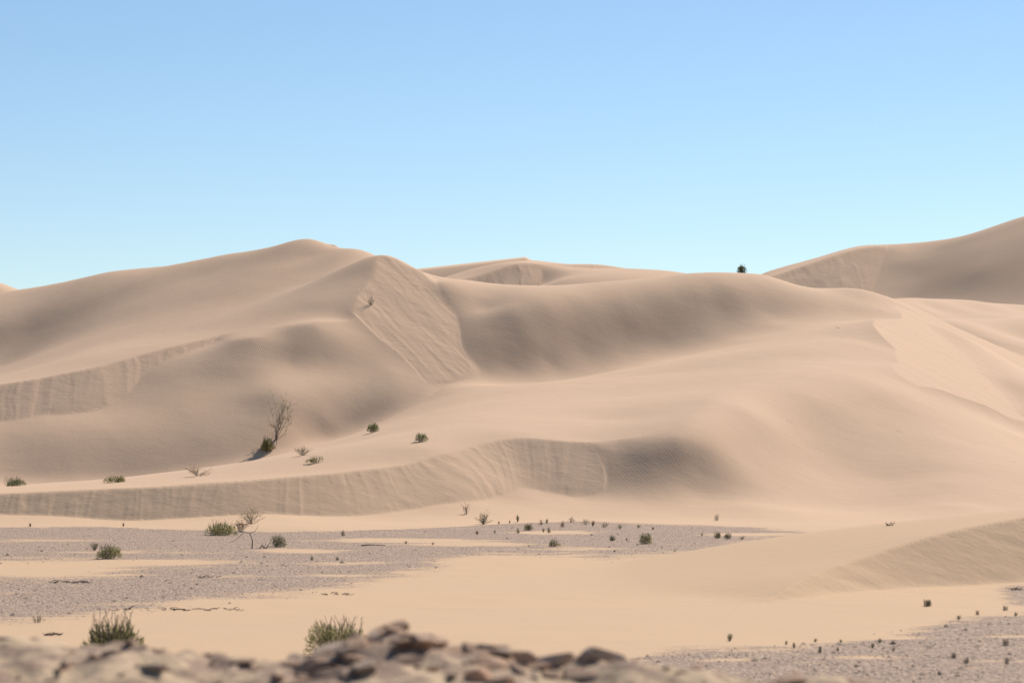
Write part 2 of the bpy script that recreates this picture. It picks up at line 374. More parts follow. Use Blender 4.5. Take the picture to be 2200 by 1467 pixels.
_fa, _fr = P(1120, 549, 421), P(1147, 563, 420)
FBP = [Plane(_fa, 0.11, 0.50), Plane(_fa, -0.467, 0.20), Plane(_fa, 0.11, -0.45)]


def FB(x, y):
    return np.minimum(np.minimum(FBP[0](x, y), FBP[1](x, y)), FBP[2](x, y))


# the knife edge of the left summit: outline of its crest (photo column, row, distance)
CR = np.array([(-500, 700, 175), (-200, 655, 180), (40, 622.5, 181), (130, 607, 180), (215, 588, 177), (350, 571.5, 175.5), (500, 545, 172.6), (600, 526.5, 171.8), (668, 513.5, 172.6), (690, 521.3, 172.3), (770, 535, 169.0), (800, 541, 167), (831, 547.5, 160.6), (905, 600, 158)], float)


def sharp_crest(wu, X, Y, U):
    yc = np.interp(U, CR[:, 0], CR[:, 2])
    zc = H + (VH - np.interp(U, CR[:, 0], CR[:, 1])) / K * yc
    fade = 0.02 * np.maximum(600 - U, 0) + 0.02 * np.maximum(U - 720, 0)
    front = zc - 0.45 * np.maximum(yc - Y, 0) - fade
    back = zc - 0.55 * (Y - yc) + 0.02 + fade * 0.5
    return np.minimum(smax(wu, front, 0.05), np.where(Y > yc, back, 99.0))


F0 = TPS([P(-150, 640, 350), P(-60, 618, 350), P(5, 607, 350), P(30, 622, 349), P(80, 640, 345), P(0, 640, 335), P(-100, 650, 335), (-90, 380, 15), (-70, 380, 16), (-65, 330, 12), (-90, 330, 12)])
# low foreground dune
WN = TPS([P(u, v, y) for u, v, y in ((1690, 1256, 48.2), (1760, 1226, 50.0), (1850, 1199, 51.8), (2000, 1151, 54.0), (2200, 1112, 56.2), (2500, 1070, 59),
          (2200, 1094, 60.5), (2000, 1113, 60), (1800, 1136, 60), (1600, 1163, 61), (1460, 1186, 61.5), (1300, 1217, 60), (1150, 1248, 56), (1000, 1275, 51), (2500, 1068, 62),
          (1300, 1300, 47), (1500, 1290, 48), (1650, 1310, 45), (1500, 1370, 39), (1200, 1350, 41), (900, 1320, 44.5), (1690, 1300, 46))] +
         [(14, 68, 0.3), (8, 70, -0.5), (4, 70, -0.8), (0, 66, -0.6), (-5, 60, -0.4), (-8, 50, -0.4), (-6, 40, -0.5), (4, 35, -0.5), (10, 40, 0.2), (12, 75, -1.5), (2, 80, -1.5), (9, 48, 0.6), (12, 49, 1.1), (14, 53, 1.7), (18, 55, 2.1)])

L_GROUND, L_MAIN, L_RIGHTBASIN, L_FARRIGHT, L_FARMID, L_FARBACK, L_FARLEFT, L_NEAR = range(8)


def streaks(X, Y, bu, by, ba, seed, sc=1.0):
    """relief of avalanche tracks on a slip face: c runs along the brink, t down the fall line"""
    U = X / Y * K + UC
    a = np.radians(np.interp(U, bu, ba))
    d = np.interp(U, bu, by) - Y
    t = d / np.cos(a)
    c = X - np.tan(a) * d
    c = c + 0.12 * sc * noise(c / 1.3, t / 1.6, seed + 9)
    ridge = lambda w, l, k: 1 - 2 * np.abs(noise(c / w, t / l, seed + k))
    r = 0.010 * ridge(0.30 * sc, 7.0, 0) + 0.020 * ridge(0.75 * sc, 6.0, 1) + 0.020 * noise(c / (2.2 * sc), t / 4.0, seed + 2)
    lob = noise(c / (0.7 * sc), t / 1.6, seed + 3)
    r = r + 0.022 * np.clip(lob * 4, -0.5, 0.5) + 0.012 * fbm(c / 0.35, t / 0.3, seed + 4, 2)
    return 0.7 * r * sc


def slip_streaks(S, X, Y, seed, sc=1.0):
    f = 1.0 if S.ulim is None else np.clip((S.ulim - X / Y * K - UC) / 90, 0, 1)
    return f * streaks(X, Y, S.bu, S.by, S.ba, seed, sc)


def main_mass(X, Y, lay=None):
    """the big dune: left summit, bowl, terrace, long slip face and right flank; lay = values of (WU, WL, B, FL) if known"""
    wu, wl, b, fl = lay if lay is not None else (WU(X, Y), WL(X, Y), B(X, Y), FL(X, Y))
    s2 = S2(X, Y) + slip_streaks(S2, X, Y, 40, 1.2)
    lo = np.maximum(wl, s2)
    U = X / Y * K + UC
    wu = sharp_crest(wu, X, Y, U)
    left = smin(wu, lo, sinterp(U, [280, 420, 560, 680, 745], [0.03, 0.05, 0.30, 0.15, 0.05]))
    s1 = S1(X, Y) + streaks(X, Y, [0, 3000], [155, 155], [36, 36], 50, 1.25)
    left_s1 = s1 < left
    left = smin(left, s1, 0.08)
    s2m = (s2 > wl) & (lo < wu)
    m0 = smax(b, left, sinterp(U, [300, 700, 900, 960], [0.8, 0.9, 0.7, 0.1]))
    is_left = left > b
    s3 = S3(X, Y) + slip_streaks(S3, X, Y, 60, 0.8)
    lo3 = smax(fl, s3, sinterp(U, [1180, 1290], [0.04, 0.10]))
    kk = sinterp(U, [250, 420, 900, 1250, 1330, 1450, 1700, 1900], [0.10, 0.18, 0.04, 0.04, 0.5, 1.0, 1.5, 1.2])
    m1 = smin(m0, lo3, kk)
    s3m = (s3 > fl) & (lo3 < m0)
    sr = SR(X, Y) + 0.45 * streaks(X, Y, [0, 3000], [140, 140], [58, 58], 70, 1.2)
    srm = sr < m1
    m2 = smin(m1, sr, 0.04)
    slip = np.zeros(X.shape, int)
    slip[left_s1 & is_left] = 1
    slip[s2m & ~left_s1 & is_left] = 2
    slip[s3m] = 3
    slip[srm] = 5
    return m2, slip


def terrain(X, Y):
    """height, layer id and slip-face mask (which face) for points of the plain and dunes"""
    g = 0.03 * fbm(X / 6, Y / 9, 11, 3) + 0.012 * fbm(X / 1.1, Y / 1.1, 12, 2)
    U = X / Y * K + UC
    m2, mslip = main_mass(X, Y)
    m2 = m2 + np.where(mslip > 0, 0.0, 0.05 * fbm(X / 6, Y / 7, 21, 3) + 0.016 * fbm(X / 1.6, Y / 2.6, 22, 3))
    # the basin on the right
    rb = RB(X, Y) - 0.6 * np.maximum(133 - Y, 0) - 0.02 * np.maximum(1900 - U, 0)
    z = smax(m2, rb, 0.5)
    lay = np.where(rb > m2, L_RIGHTBASIN, L_MAIN)
    q = Q1(X, Y) - 0.6 * np.maximum(200 - Y, 0) - 0.02 * np.maximum(1850 - U, 0)
    lay = np.where(q > z, L_RIGHTBASIN, lay)
    z = np.maximum(z, q)
    far = Y > 255
    f2l, f2s, f2w = F2L(X, Y), F2S(X, Y) + slip_streaks(F2S, X, Y, 90, 2.6), F2W(X, Y)
    f2l = f2l - 0.12 * np.maximum(1902 - 2.3 * np.clip(311 - Y, 0, 15) - U, 0)
    f2lo = np.maximum(f2l, f2s)
    f2 = smin(f2w, f2lo, np.interp(U, [1880, 1950], [0.15, 1.5]))
    f2 = np.where(far & (U > 1500), f2, -50)
    f2m = (f2s > f2l) & (f2lo < f2w)
    f1l, f1s, f1w = F1L(X, Y), F1S(X, Y) + slip_streaks(F1S, X, Y, 95, 2.6), F1W(X, Y)
    f1l = f1l - 0.12 * np.maximum(1158 - U, 0)
    f1lo = np.maximum(f1l, f1s)
    f1 = smin(f1w, f1lo, np.interp(U, [1160, 1230], [0.15, 1.5]))
    f1 = np.where(far & (U > 700) & (U < 1650), f1, -50)
    f1m = (f1s > f1l) & (f1lo < f1w)
    fb = np.where((Y > 375) & (U > 800) & (U < 1350), FB(X, Y), -50)
    f0 = np.where((Y > 300) & (U < 300), F0(X, Y), -50)
    for a, l in ((f2, L_FARRIGHT), (f1, L_FARMID), (fb, L_FARBACK), (f0, L_FARLEFT)):
        lay = np.where(a > z, l, lay)
        z = np.maximum(z, a)
    # plain and near dune
    wn, s4 = WN(X, Y), S4(X, Y) + 1.0 * slip_streaks(S4, X, Y, 80, 0.62)
    s4m = (s4 < wn)
    n = smin(wn, s4, 0.015)
    n = np.where(Y < 85, n, -5)
    gz = smax(g, z, 0.12)
    lay = np.where(g > z, L_GROUND, lay)
    lay = np.where((n > gz) & (Y < 85), L_NEAR, lay)
    s4m &= (n > gz)
    z = smax(gz, n, 0.10)
    slip = np.where(lay == L_MAIN, mslip, 0)
    slip[s4m & (lay == L_NEAR)] = 4
    slip[f2m & (lay == L_FARRIGHT)] = 6
    slip[f1m & (lay == L_FARMID)] = 7
    return z, lay, slip


# ------------------------------------------------------------------ materials
def mat(name, rough=0.95, spec=0.1):
    m = bpy.data.materials.new(name)
    m.use_nodes = True
    b = m.node_tree.nodes['Principled BSDF']
    b.inputs['Roughness'].default_value = rough
    b.inputs['Specular IOR Level'].default_value = spec
    return m, m.node_tree, b


class NT:
    """small helper to wire shader nodes"""
    def __init__(s, tree):
        s.t = tree

    def n(s, kind, **kw):
        o = s.t.nodes.new('ShaderNode' + kind)
        for k, v in kw.items():
            if k.startswith('i_'):
                o.inputs[k[2:].replace('_', ' ')].default_value = v
            else:
                setattr(o, k, v)
        return o

    def l(s, a, b):
        s.t.links.new(a, b)

    def math(s, op, a, b=None, c=None, clamp=False):
        o = s.n('Math', operation=op, use_clamp=clamp)
        for i, q in enumerate((a, b, c)):
            if q is None:
                continue
            if isinstance(q, (int, float)):
                o.inputs[i].default_value = q
            else:
                s.l(q, o.inputs[i])
        return o.outputs[0]

    def mix(s, f, a, b):
        o = s.n('Mix', data_type='RGBA')
        for sock, q in ((o.inputs[0], f), (o.inputs[6], a), (o.inputs[7], b)):
            if isinstance(q, (int, float)):
                sock.default_value = q
            elif isinstance(q, tuple):
                sock.default_value = q + (1,) if len(q) == 3 else q
            else:
                s.l(q, sock)
        return o.outputs[2]

    def noise(s, vec, scale, detail=3, rough=0.5, dist=0.0):
        o = s.n('TexNoise')
        o.inputs['Scale'].default_value = scale
        o.inputs['Detail'].default_value = detail
        o.inputs['Roughness'].default_value = rough
        o.inputs['Distortion'].default_value = dist
        if vec is not None:
            s.l(vec, o.inputs['Vector'])
        return o.outputs['Fac']

    def ramp(s, v, a, b):
        o = s.n('MapRange', clamp=True, interpolation_type='SMOOTHSTEP')
        s.l(v, o.inputs['Value'])
        o.inputs['From Min'].default_value = a
        o.inputs['From Max'].default_value = b
        return o.outputs['Result']

    def scale(s, vec, xyz, rot=(0, 0, 0)):
        o = s.n('Mapping')
        s.l(vec, o.inputs['Vector'])
        o.inputs['Scale'].default_value = xyz
        o.inputs['Rotation'].default_value = rot
        return o.outputs['Vector']


SAND = (0.535, 0.369, 0.247)
SAND_WARM = (0.488, 0.334, 0.206)
GRAVEL = (0.285, 0.208, 0.163)
GRAVEL_B = (0.39, 0.285, 0.21)


def sand_material():
    m, t, b = mat('dune_sand')
    q = NT(t)
    pos = q.n('NewGeometry').outputs['Position']
    grav = q.n('Attribute', attribute_name='gravel').outputs['Fac']
    slip = q.n('Attribute', attribute_name='slip').outputs['Fac']
    rip = q.n('Attribute', attribute_name='ripple').outputs['Fac']
    warm = q.n('Attribute', attribute_name='warm').outputs['Fac']
    flat = q.scale(pos, (1, 1, 0.0))
    # colour
    big = q.noise(q.scale(flat, (0.05, 0.09, 1)), 1.0, 3, 0.55)
    fine = q.noise(pos, 9.0, 4, 0.7)
    c = q.mix(warm, SAND, SAND_WARM)
    c = q.mix(q.math('MULTIPLY', q.ramp(big, 0.35, 0.7), 0.16), c, (0.44, 0.315, 0.225))
    c = q.mix(q.math('MULTIPLY', q.ramp(fine, 0.35, 0.75), 0.10), c, (0.36, 0.255, 0.18))
    # faint wind streaks and rare dark dashes of wind-blown litter
    strk = q.noise(q.scale(flat, (0.25, 2.4, 1), (0, 0, math.radians(12))), 1.0, 4, 0.6)
    c = q.mix(q.math('MULTIPLY', q.ramp(strk, 0.42, 0.72), 0.13), c, (0.40, 0.285, 0.20))
    vd = q.n('TexVoronoi', feature='F1')
    q.l(q.scale(flat, (0.55, 1.5, 1), (0, 0, math.radians(-9))), vd.inputs['Vector'])
    vd.inputs['Scale'].default_value = 0.5
    vr = q.n('SeparateColor')
    q.l(vd.outputs['Color'], vr.inputs[0])
    spk = q.math('MULTIPLY', q.math('SUBTRACT', 1.0, q.ramp(vd.outputs['Distance'], 0.03, 0.075)), q.math('GREATER_THAN', vr.outputs[0], 0.72))
    spk = q.math('MULTIPLY', spk, q.ramp(q.noise(pos, 6.0, 3, 0.7), 0.42, 0.6))
    c = q.mix(q.math('MULTIPLY', spk, 0.6), c, (0.20, 0.14, 0.105))
    # gravel with thin sand drifts, long across the view
    drift = q.noise(q.scale(flat, (0.32, 1.0, 1)), 0.9, 5, 0.62, 0.6)
    drift2 = q.noise(q.scale(flat, (0.9, 2.6, 1)), 1.0, 4, 0.65)
    gm = q.math('ADD', grav, q.math('MULTIPLY', q.math('SUBTRACT', drift, 0.5), 2.2))
    gm = q.math('ADD', gm, q.math('MULTIPLY', q.math('SUBTRACT', drift2, 0.5), 1.5))
    drift3 = q.noise(q.scale(flat, (3.0, 7.0, 1)), 1.0, 4, 0.7)
    gm = q.math('ADD', gm, q.math('MULTIPLY', q.math('SUBTRACT', drift3, 0.5), 1.2))
    gm = q.math('MULTIPLY', q.ramp(gm, 0.22, 0.80), 0.94)
    gmask = q.math('MULTIPLY', gm, q.ramp(grav, 0.0, 0.55))
    peb = q.n('TexVoronoi', feature='F1')
    q.l(pos, peb.inputs['Vector'])
    peb.inputs['Scale'].default_value = 14.0
    pc = q.noise(pos, 5.0, 4, 0.75)
    gcol = q.mix(q.ramp(pc, 0.35, 0.68), GRAVEL, GRAVEL_B)
    rnd = q.n('SeparateColor')
    q.l(peb.outputs['Color'], rnd.inputs[0])
    gcol = q.mix(q.math('MULTIPLY', q.ramp(rnd.outputs[0], 0.72, 0.95), 0.75), gcol, (0.14, 0.108, 0.096))
    gcol = q.mix(q.math('MULTIPLY', q.ramp(rnd.outputs[1], 0.8, 0.98), 0.6), gcol, (0.48, 0.37, 0.28))
    c = q.mix(gmask, c, gcol)
    q.l(c, b.inputs['Base Color'])
    # relief: wind ripples, grain, pebbles
    warp = q.noise(q.scale(flat, (0.12, 0.12, 1)), 1.0, 2, 0.5)
    wv = q.n('TexWave', wave_type='BANDS', bands_direction='X', wave_profile='SIN')
    ad = q.n('VectorMath', operation='ADD')
    q.l(q.scale(pos, (1, 1, 0.9), (0, 0, math.radians(-38))), ad.inputs[0])
    cmb = q.n('CombineXYZ')
    q.l(q.math('MULTIPLY', warp, 2.2), cmb.inputs[0])
    q.l(cmb.outputs[0], ad.inputs[1])
    q.l(ad.outputs[0], wv.inputs['Vector'])
    wv.inputs['Scale'].default_value = 2.3
    wv.inputs['Distortion'].default_value = 1.6
    wv.inputs['Detail'].default_value = 2.0
    wv.inputs['Detail Scale'].default_value = 0.35
    patch = q.ramp(q.noise(q.scale(flat, (0.09, 0.06, 1)), 1.0, 2, 0.5), 0.38, 0.62)
    ramt = q.math('MULTIPLY', q.math('MULTIPLY', rip, q.math('ADD', q.math('MULTIPLY', patch, 0.7), 0.3)), q.math('SUBTRACT', 1.0, gmask))
    h1 = q.math('MULTIPLY', q.math('MULTIPLY', wv.outputs['Fac'], ramt), 0.0032)
    grain = q.noise(pos, 5.0, 5, 0.6)
    lump = q.noise(q.scale(flat, (0.8, 1.6, 1)), 1.0, 4, 0.6)
    h2 = q.math('MULTIPLY', grain, 0.010)
    h3 = q.math('MULTIPLY', q.math('SUBTRACT', 1.0, peb.outputs['Distance']), q.math('MULTIPLY', gmask, 0.05))
    h4 = q.math('MULTIPLY', lump, q.math('ADD', 0.012, q.math('MULTIPLY', slip, 0.02)))
    h = q.math('ADD', q.math('ADD', h1, h2), q.math('ADD', h3, h4))
    bp = q.n('Bump')
    bp.inputs['Strength'].default_value = 1.0
    bp.inputs['Distance'].default_value = 1.0
    q.l(h, bp.inputs['Height'])
    q.l(bp.outputs[0], b.inputs['Normal'])
    return m


def earth_material():
    """bulldozed sand and clods of the roadside bank"""
    m, t, b = mat('bank_earth')
    q = NT(t)
    pos = q.n('NewGeometry').outputs['Position']
    dark = q.n('Attribute', attribute_name='clod').outputs['Fac']
    a = q.noise(q.scale(pos, (1.2, 2.0, 2.0)), 3.0, 5, 0.65)
    f = q.noise(pos, 30.0, 4, 0.7)
    mm = q.ramp(q.math('ADD', q.math('MULTIPLY', q.math('SUBTRACT', a, 0.5), 2.4), dark), 0.40, 0.72)
    c = q.mix(q.ramp(f, 0.3, 0.75), (0.48, 0.36, 0.235), (0.40, 0.29, 0.195))
    d = q.mix(q.ramp(f, 0.35, 0.7), (0.22, 0.152, 0.112), (0.33, 0.235, 0.17))
    q.l(q.mix(mm, c, d), b.inputs['Base Color'])
    bp = q.n('Bump')
    bp.inputs['Strength'].default_value = 0.9
    bp.inputs['Distance'].default_value = 0.03
    q.l(q.math('ADD', a, q.math('MULTIPLY', f, 0.4)), bp.inputs['Height'])
    q.l(bp.outputs[0], b.inputs['Normal'])
    return m


def rock_material(name, c0, c1, sc=14.0):
    m, t, b = mat(name, 0.9, 0.2)
    q = NT(t)
    pos = q.n('TexCoord').outputs['Object']
    rnd = q.n('ObjectInfo').outputs['Random']
    isl = q.n('NewGeometry').outputs['Random Per Island']
    f = q.noise(pos, sc, 5, 0.65)
    c = q.mix(q.ramp(f, 0.3, 0.7), c0, c1)
    hv = q.n('HueSaturation')
    q.l(c, hv.inputs['Color'])
    q.l(q.math('ADD', 0.62, q.math('ADD', q.math('MULTIPLY', rnd, 0.40), q.math('MULTIPLY', isl, 0.45))), hv.inputs['Value'])
    nz = q.n('SeparateXYZ')
    q.l(q.n('NewGeometry').outputs['Normal'], nz.inputs[0])
    dust = q.math('MULTIPLY', q.ramp(nz.outputs[2], 0.45, 0.95), q.math('MULTIPLY', q.ramp(q.noise(pos, 3.0, 4, 0.7), 0.3, 0.7), 0.75))
    q.l(q.mix(dust, hv.outputs[0], (0.42, 0.305, 0.205)), b.inputs['Base Color'])
    bp = q.n('Bump')
    bp.inputs['Strength'].default_value = 0.7
    bp.inputs['Distance'].default_value = 0.02
    q.l(f, bp.inputs['Height'])
    q.l(bp.outputs[0], b.inputs['Normal'])
    return m


def leaf_material(name, c0, c1, tr=0.30):
    m, t, b = mat(name, 0.75, 0.15)
    q = NT(t)
    isl = q.n('NewGeometry').outputs['Random Per Island']
    rnd = q.n('ObjectInfo').outputs['Random']
    c = q.mix(isl, c0, c1)
    hv = q.n('HueSaturation')
    q.l(c, hv.inputs['Color'])
    q.l(q.math('ADD', 0.85, q.math('MULTIPLY', rnd, 0.3)), hv.inputs['Value'])
    q.l(hv.outputs[0], b.inputs['Base Color'])
    tl = q.n('BsdfTranslucent')
    q.l(hv.outputs[0], tl.inputs['Color'])
    mx = q.n('MixShader')
    mx.inputs[0].default_value = tr
    q.l(b.outputs[0], mx.inputs[1])
    q.l(tl.outputs[0], mx.inputs[2])
    q.l(mx.outputs[0], t.nodes['Material Output'].inputs['Surface'])
    return m


M_SAND = sand_material()
M_BANK = earth_material()
M_ROCK = rock_material('brown_rock', (0.24, 0.15, 0.105), (0.38, 0.25, 0.175))
M_ROCKG = rock_material('grey_rock', (0.23, 0.17, 0.135), (0.36, 0.265, 0.205))
M_ROCKR = rock_material('reddish_rock', (0.27, 0.155, 0.10), (0.42, 0.26, 0.17))
M_PEB = rock_material('pebble_stone', (0.13, 0.095, 0.078), (0.28, 0.205, 0.16), 30.0)
M_GREEN = leaf_material('green_needles', (0.115, 0.13, 0.06), (0.30, 0.30, 0.15))
M_OLIVE = leaf_material('olive_leaves', (0.16, 0.155, 0.068), (0.40, 0.36, 0.17))
M_PALE = leaf_material('pale_leaves', (0.24, 0.22, 0.12), (0.42, 0.37, 0.22))
M_RUST = leaf_material('dry_rust_leaves', (0.20, 0.115, 0.062), (0.36, 0.235, 0.135))
M_WOOD = leaf_material('dry_grey_stems', (0.14, 0.115, 0.095), (0.28, 0.23, 0.185), 0.02)
M_DARKW = leaf_material('dark_dry_stems', (0.050, 0.040, 0.034), (0.12, 0.09, 0.07), 0.02)

# ------------------------------------------------------------------ the terrain meshes
tan_in = np.linspace(-0.235, 0.235, 960)
tan_l = np.linspace(-0.36, -0.235, 40)[:-1]
T_ = np.concatenate([tan_l, tan_in, -tan_l[::-1]])
rows = np.concatenate([np.linspace(16, 44, 60)[:-1], np.linspace(44, 64, 160)[:-1], np.linspace(64, 84, 60)[:-1], np.linspace(84, 108, 190)[:-1], np.linspace(108, 172, 370)[:-1], np.linspace(172, 290, 110)[:-1],
                       np.linspace(290, 350, 120)[:-1], np.linspace(350, 480, 50)])
XX, YY = make_fan(T_, rows)
Z, LAY, SLIP = terrain(XX, YY)
nr, nc = XX.shape
UU = XX / YY * K + UC


def blur(a, n=1):
    for _ in range(n):
        p = np.pad(a, 1, mode='edge')
        a = (p[:-2, 1:-1] + p[2:, 1:-1] + p[1:-1, :-2] + p[1:-1, 2:] + 2 * p[1:-1, 1:-1]) / 6
    return a


# where the plain is gravel: image rows of its outline turned into distances on flat ground
VV = VH + H * K / YY
far_e = np.interp(UU, [-900, 0, 200, 400, 560, 700, 850, 1000, 1200, 1400, 1600, 1750, 1800], [1136, 1134, 1132, 1138, 1141, 1141, 1137, 1129, 1119, 1126, 1132, 1143, 1150])
near_e = np.interp(UU, [-900, 0, 120, 250, 430, 640, 760, 880, 960, 1040, 1160, 1300, 1460, 1700, 1800], [1345, 1330, 1322, 1308, 1290, 1272, 1252, 1230, 1215, 1196, 1190, 1197, 1186, 1150, 1140])
edge = lambda d, w: np.clip(0.5 + d / w, 0, 1)
grav = edge(VV - far_e, 8) * edge(near_e - VV, 46)


def drift_at(u, v, a, b, k=1.0):
    """a long drift of sand lying on the gravel"""
    global grav
    d = np.sqrt(((UU - u) / a) ** 2 + ((VV - v) / b) ** 2)
    grav = grav * (1 - k * np.clip(1.35 - d, 0, 1))


for a in ((60, 1222, 260, 24), (330, 1208, 220, 9), (120, 1160, 160, 5, 0.6), (300, 1185, 200, 4, 0.6), (650, 1183, 110, 6), (860, 1160, 200, 6), (1010, 1169, 190, 5, 0.9), (1190, 1143, 110, 4),
          (1080, 1208, 170, 13), (770, 1210, 120, 4, 0.7), (480, 1290, 120, 5, 0.7), (1600, 1148, 90, 4), (720, 1236, 90, 4, 0.6), (520, 1240, 120, 4, 0.5), (1240, 1178, 90, 4, 0.6)):
    drift_at(*a)
top_r = np.interp(UU, [1250, 1370, 1480, 1560, 1700, 1830, 1900, 1985, 2050, 2110, 2200, 3000], [1440, 1408, 1398, 1397, 1392, 1382, 1368, 1352, 1336, 1327, 1316, 1300])
grav2 = edge(VV - top_r, 34) * edge(UU - 1360, 160)
for a in ((1900, 1372, 150, 5), (2180, 1368, 90, 4), (1880, 1412, 120, 4, 0.7), (2150, 1420, 110, 3, 0.7), (1560, 1418, 110, 4, 0.6)):
    d = np.sqrt(((UU - a[0]) / a[2]) ** 2 + ((VV - a[1]) / a[3]) ** 2)
    grav2 = grav2 * (1 - (a[4] if len(a) > 4 else 1) * np.clip(1.35 - d, 0, 1))
grav = np.maximum(grav, grav2)
grav = np.maximum(grav, edge(VV - 1255, 8) * edge(1300 - VV, 10) * edge(UU - 2150, 60) * 0.7)
grav = np.where((LAY == L_GROUND) | ((LAY == L_NEAR) & (Z < 0.06)), grav, 0)
slip_f = blur((SLIP > 0).astype(float), 1)
rip = 1 - blur((SLIP > 0).astype(float), 3)
rip = rip * np.clip((330 - YY) / 120, 0.15, 1)
# ripples show best on the hump left of the slip face, along the toes and beside the right end of the long slip face
hot = np.exp(-((UU - 560) / 260) ** 2 - ((YY - 138) / 9) ** 2) + 0.6 * np.exp(-((UU - 1500) / 330) ** 2 - ((YY - 99) / 6) ** 2) + np.exp(-((UU - 550) / 600) ** 2 - ((YY - 89) / 3.5) ** 2)
rip = rip * np.clip(0.22 + 0.9 * hot, 0, 1.1)
warm = np.clip((105 - YY) / 30, 0, 1)

gx_r = np.gradient(Z, axis=0) / np.gradient(YY, axis=0)
gx_c = np.gradient(Z, axis=1) / np.gradient(XX, axis=1)
GX = gx_c
GY = gx_r - XX / YY * gx_c
NRM = np.stack([-GX, -GY, np.ones_like(GX)], -1)
NRM /= np.linalg.norm(NRM, axis=-1, keepdims=True)


def grid_mesh(name, mask, m, X, Y, ZZ, attrs, normals=None):
    """one mesh object from the quads picked by mask"""
    n_c = X.shape[1]
    r, c = np.nonzero(mask)
    idx = np.stack([r * n_c + c, r * n_c + c + 1, (r + 1) * n_c + c + 1, (r + 1) * n_c + c], 1)
    used, inv = np.unique(idx, return_inverse=True)
    inv = inv.reshape(-1, 4)
    me = bpy.data.meshes.new(name)
    co = np.stack([X.ravel()[used], Y.ravel()[used], ZZ.ravel()[used]], 1)
    me.vertices.add(len(used))
    me.vertices.foreach_set('co', co.ravel())
    me.loops.add(inv.size)
    me.loops.foreach_set('vertex_index', inv.ravel().astype(np.int32))
    me.polygons.add(len(inv))
    me.polygons.foreach_set('loop_start', np.arange(0, inv.size, 4, dtype=np.int32))
    me.polygons.foreach_set('loop_total', np.full(len(inv), 4, dtype=np.int32))
    me.polygons.foreach_set('use_smooth', np.ones(len(inv), dtype=bool))
    for k, a in attrs.items():
        at = me.attributes.new(k, 'FLOAT', 'POINT')
        at.data.foreach_set('value', a.ravel()[used].astype(np.float32))
    me.update()
    if normals is not None:
        me.normals_split_custom_set_from_vertices(normals.reshape(-1, 3)[used])
    me.materials.append(m)
    o = bpy.data.objects.new(name, me)
    COL.objects.link(o)
    return o


FL_ = np.maximum(np.maximum(LAY[:-1, :-1], LAY[1:, :-1]), np.maximum(LAY[:-1, 1:], LAY[1:, 1:]))
ATT = dict(gravel=grav, slip=slip_f, ripple=rip, warm=warm)
for lay, name, label in (
        (L_GROUND, 'gravel_plain', 'flat plain of grey gravel with drifts of sand at the foot of the dunes'),
        (L_MAIN, 'sand_dune', 'big main sand dune with the left summit, the bowl and the long slip face'),
        (L_RIGHTBASIN, 'sand_dune', 'low rounded sand swells in the hollow behind the right shoulder'),
        (L_FARRIGHT, 'sand_dune', 'far sand dune rising at the right edge with a streaked slip face'),
        (L_FARMID, 'sand_dune', 'far sand dune behind the saddle in the middle of the skyline'),
        (L_FARBACK, 'sand_dune', 'farthest small peaked dune crest behind the middle saddle'),
        (L_FARLEFT, 'sand_dune', 'tip of a far dune at the left edge of the skyline'),
        (L_NEAR, 'sand_dune', 'low foreground sand dune with a slip face at the right edge')):
    mk = FL_ == lay
    if mk.any():
        o = grid_mesh(name, mk, M_SAND, XX, YY, Z, ATT, NRM)
        o['kind'] = 'structure'
        o['label'] = label

# the desert beyond and around, out to the horizon
me = bpy.data.meshes.new('desert_ground')
S_ = 9000.0
me.from_pydata([(-S_, -S_, -0.6), (S_, -S_, -0.6), (S_, S_, -0.6), (-S_, S_, -0.6)], [], [(0, 1, 2, 3)])
me.materials.append(M_SAND)
o = bpy.data.objects.new('desert_ground', me)
COL.objects.link(o)
o['kind'] = 'structure'
o['label'] = 'level sandy desert reaching to the horizon'


def ground_hits(uv):
    """where the sight lines through the given photo pixels meet the terrain"""
    uv = np.array(uv, float)
    ys = np.concatenate([np.linspace(20, 84, 260), np.linspace(84.1, 180, 480), np.linspace(181, 400, 120)])
    Yg = np.repeat(ys[None], len(uv), 0)
    Xg = (uv[:, :1] - UC) / K * Yg
    zt, _, _ = terrain(Xg, Yg)
    d = zt - (H + (VH - uv[:, 1:2]) / K * Yg)
    i = np.clip(np.argmax(d > 0, 1), 1, None)
    r = np.arange(len(uv))
    t = np.clip(-d[r, i - 1] / (d[r, i] - d[r, i - 1]), 0, 1)
    y = ys[i - 1] + (ys[i] - ys[i - 1]) * t
    return np.stack([(uv[:, 0] - UC) / K * y, y, H + (VH - uv[:, 1]) / K * y], 1)


def height_at(x, y):
    z, _, _ = terrain(np.atleast_1d(np.asarray(x, float)), np.atleast_1d(np.asarray(y, float)))
    return z


# ------------------------------------------------------------------ the roadside bank in the foreground
bx_ = np.arange(-6.0, 6.01, 0.03)
by_ = np.arange(6.0, 20.01, 0.05)
BX, BY = np.meshgrid(bx_, by_)
TOPU = [-1200, -300, 0, 60, 160, 300, 420, 480, 590, 650, 740, 820, 940, 1060, 1130, 1200, 1290, 1420, 1600, 1760, 1950, 2200, 3400]
TOPV = [1385, 1358, 1350, 1360, 1368, 1370, 1378, 1394, 1402, 1394, 1370, 1350, 1350, 1362, 1372, 1384, 1402, 1420, 1434, 1446, 1464, 1486, 1495]


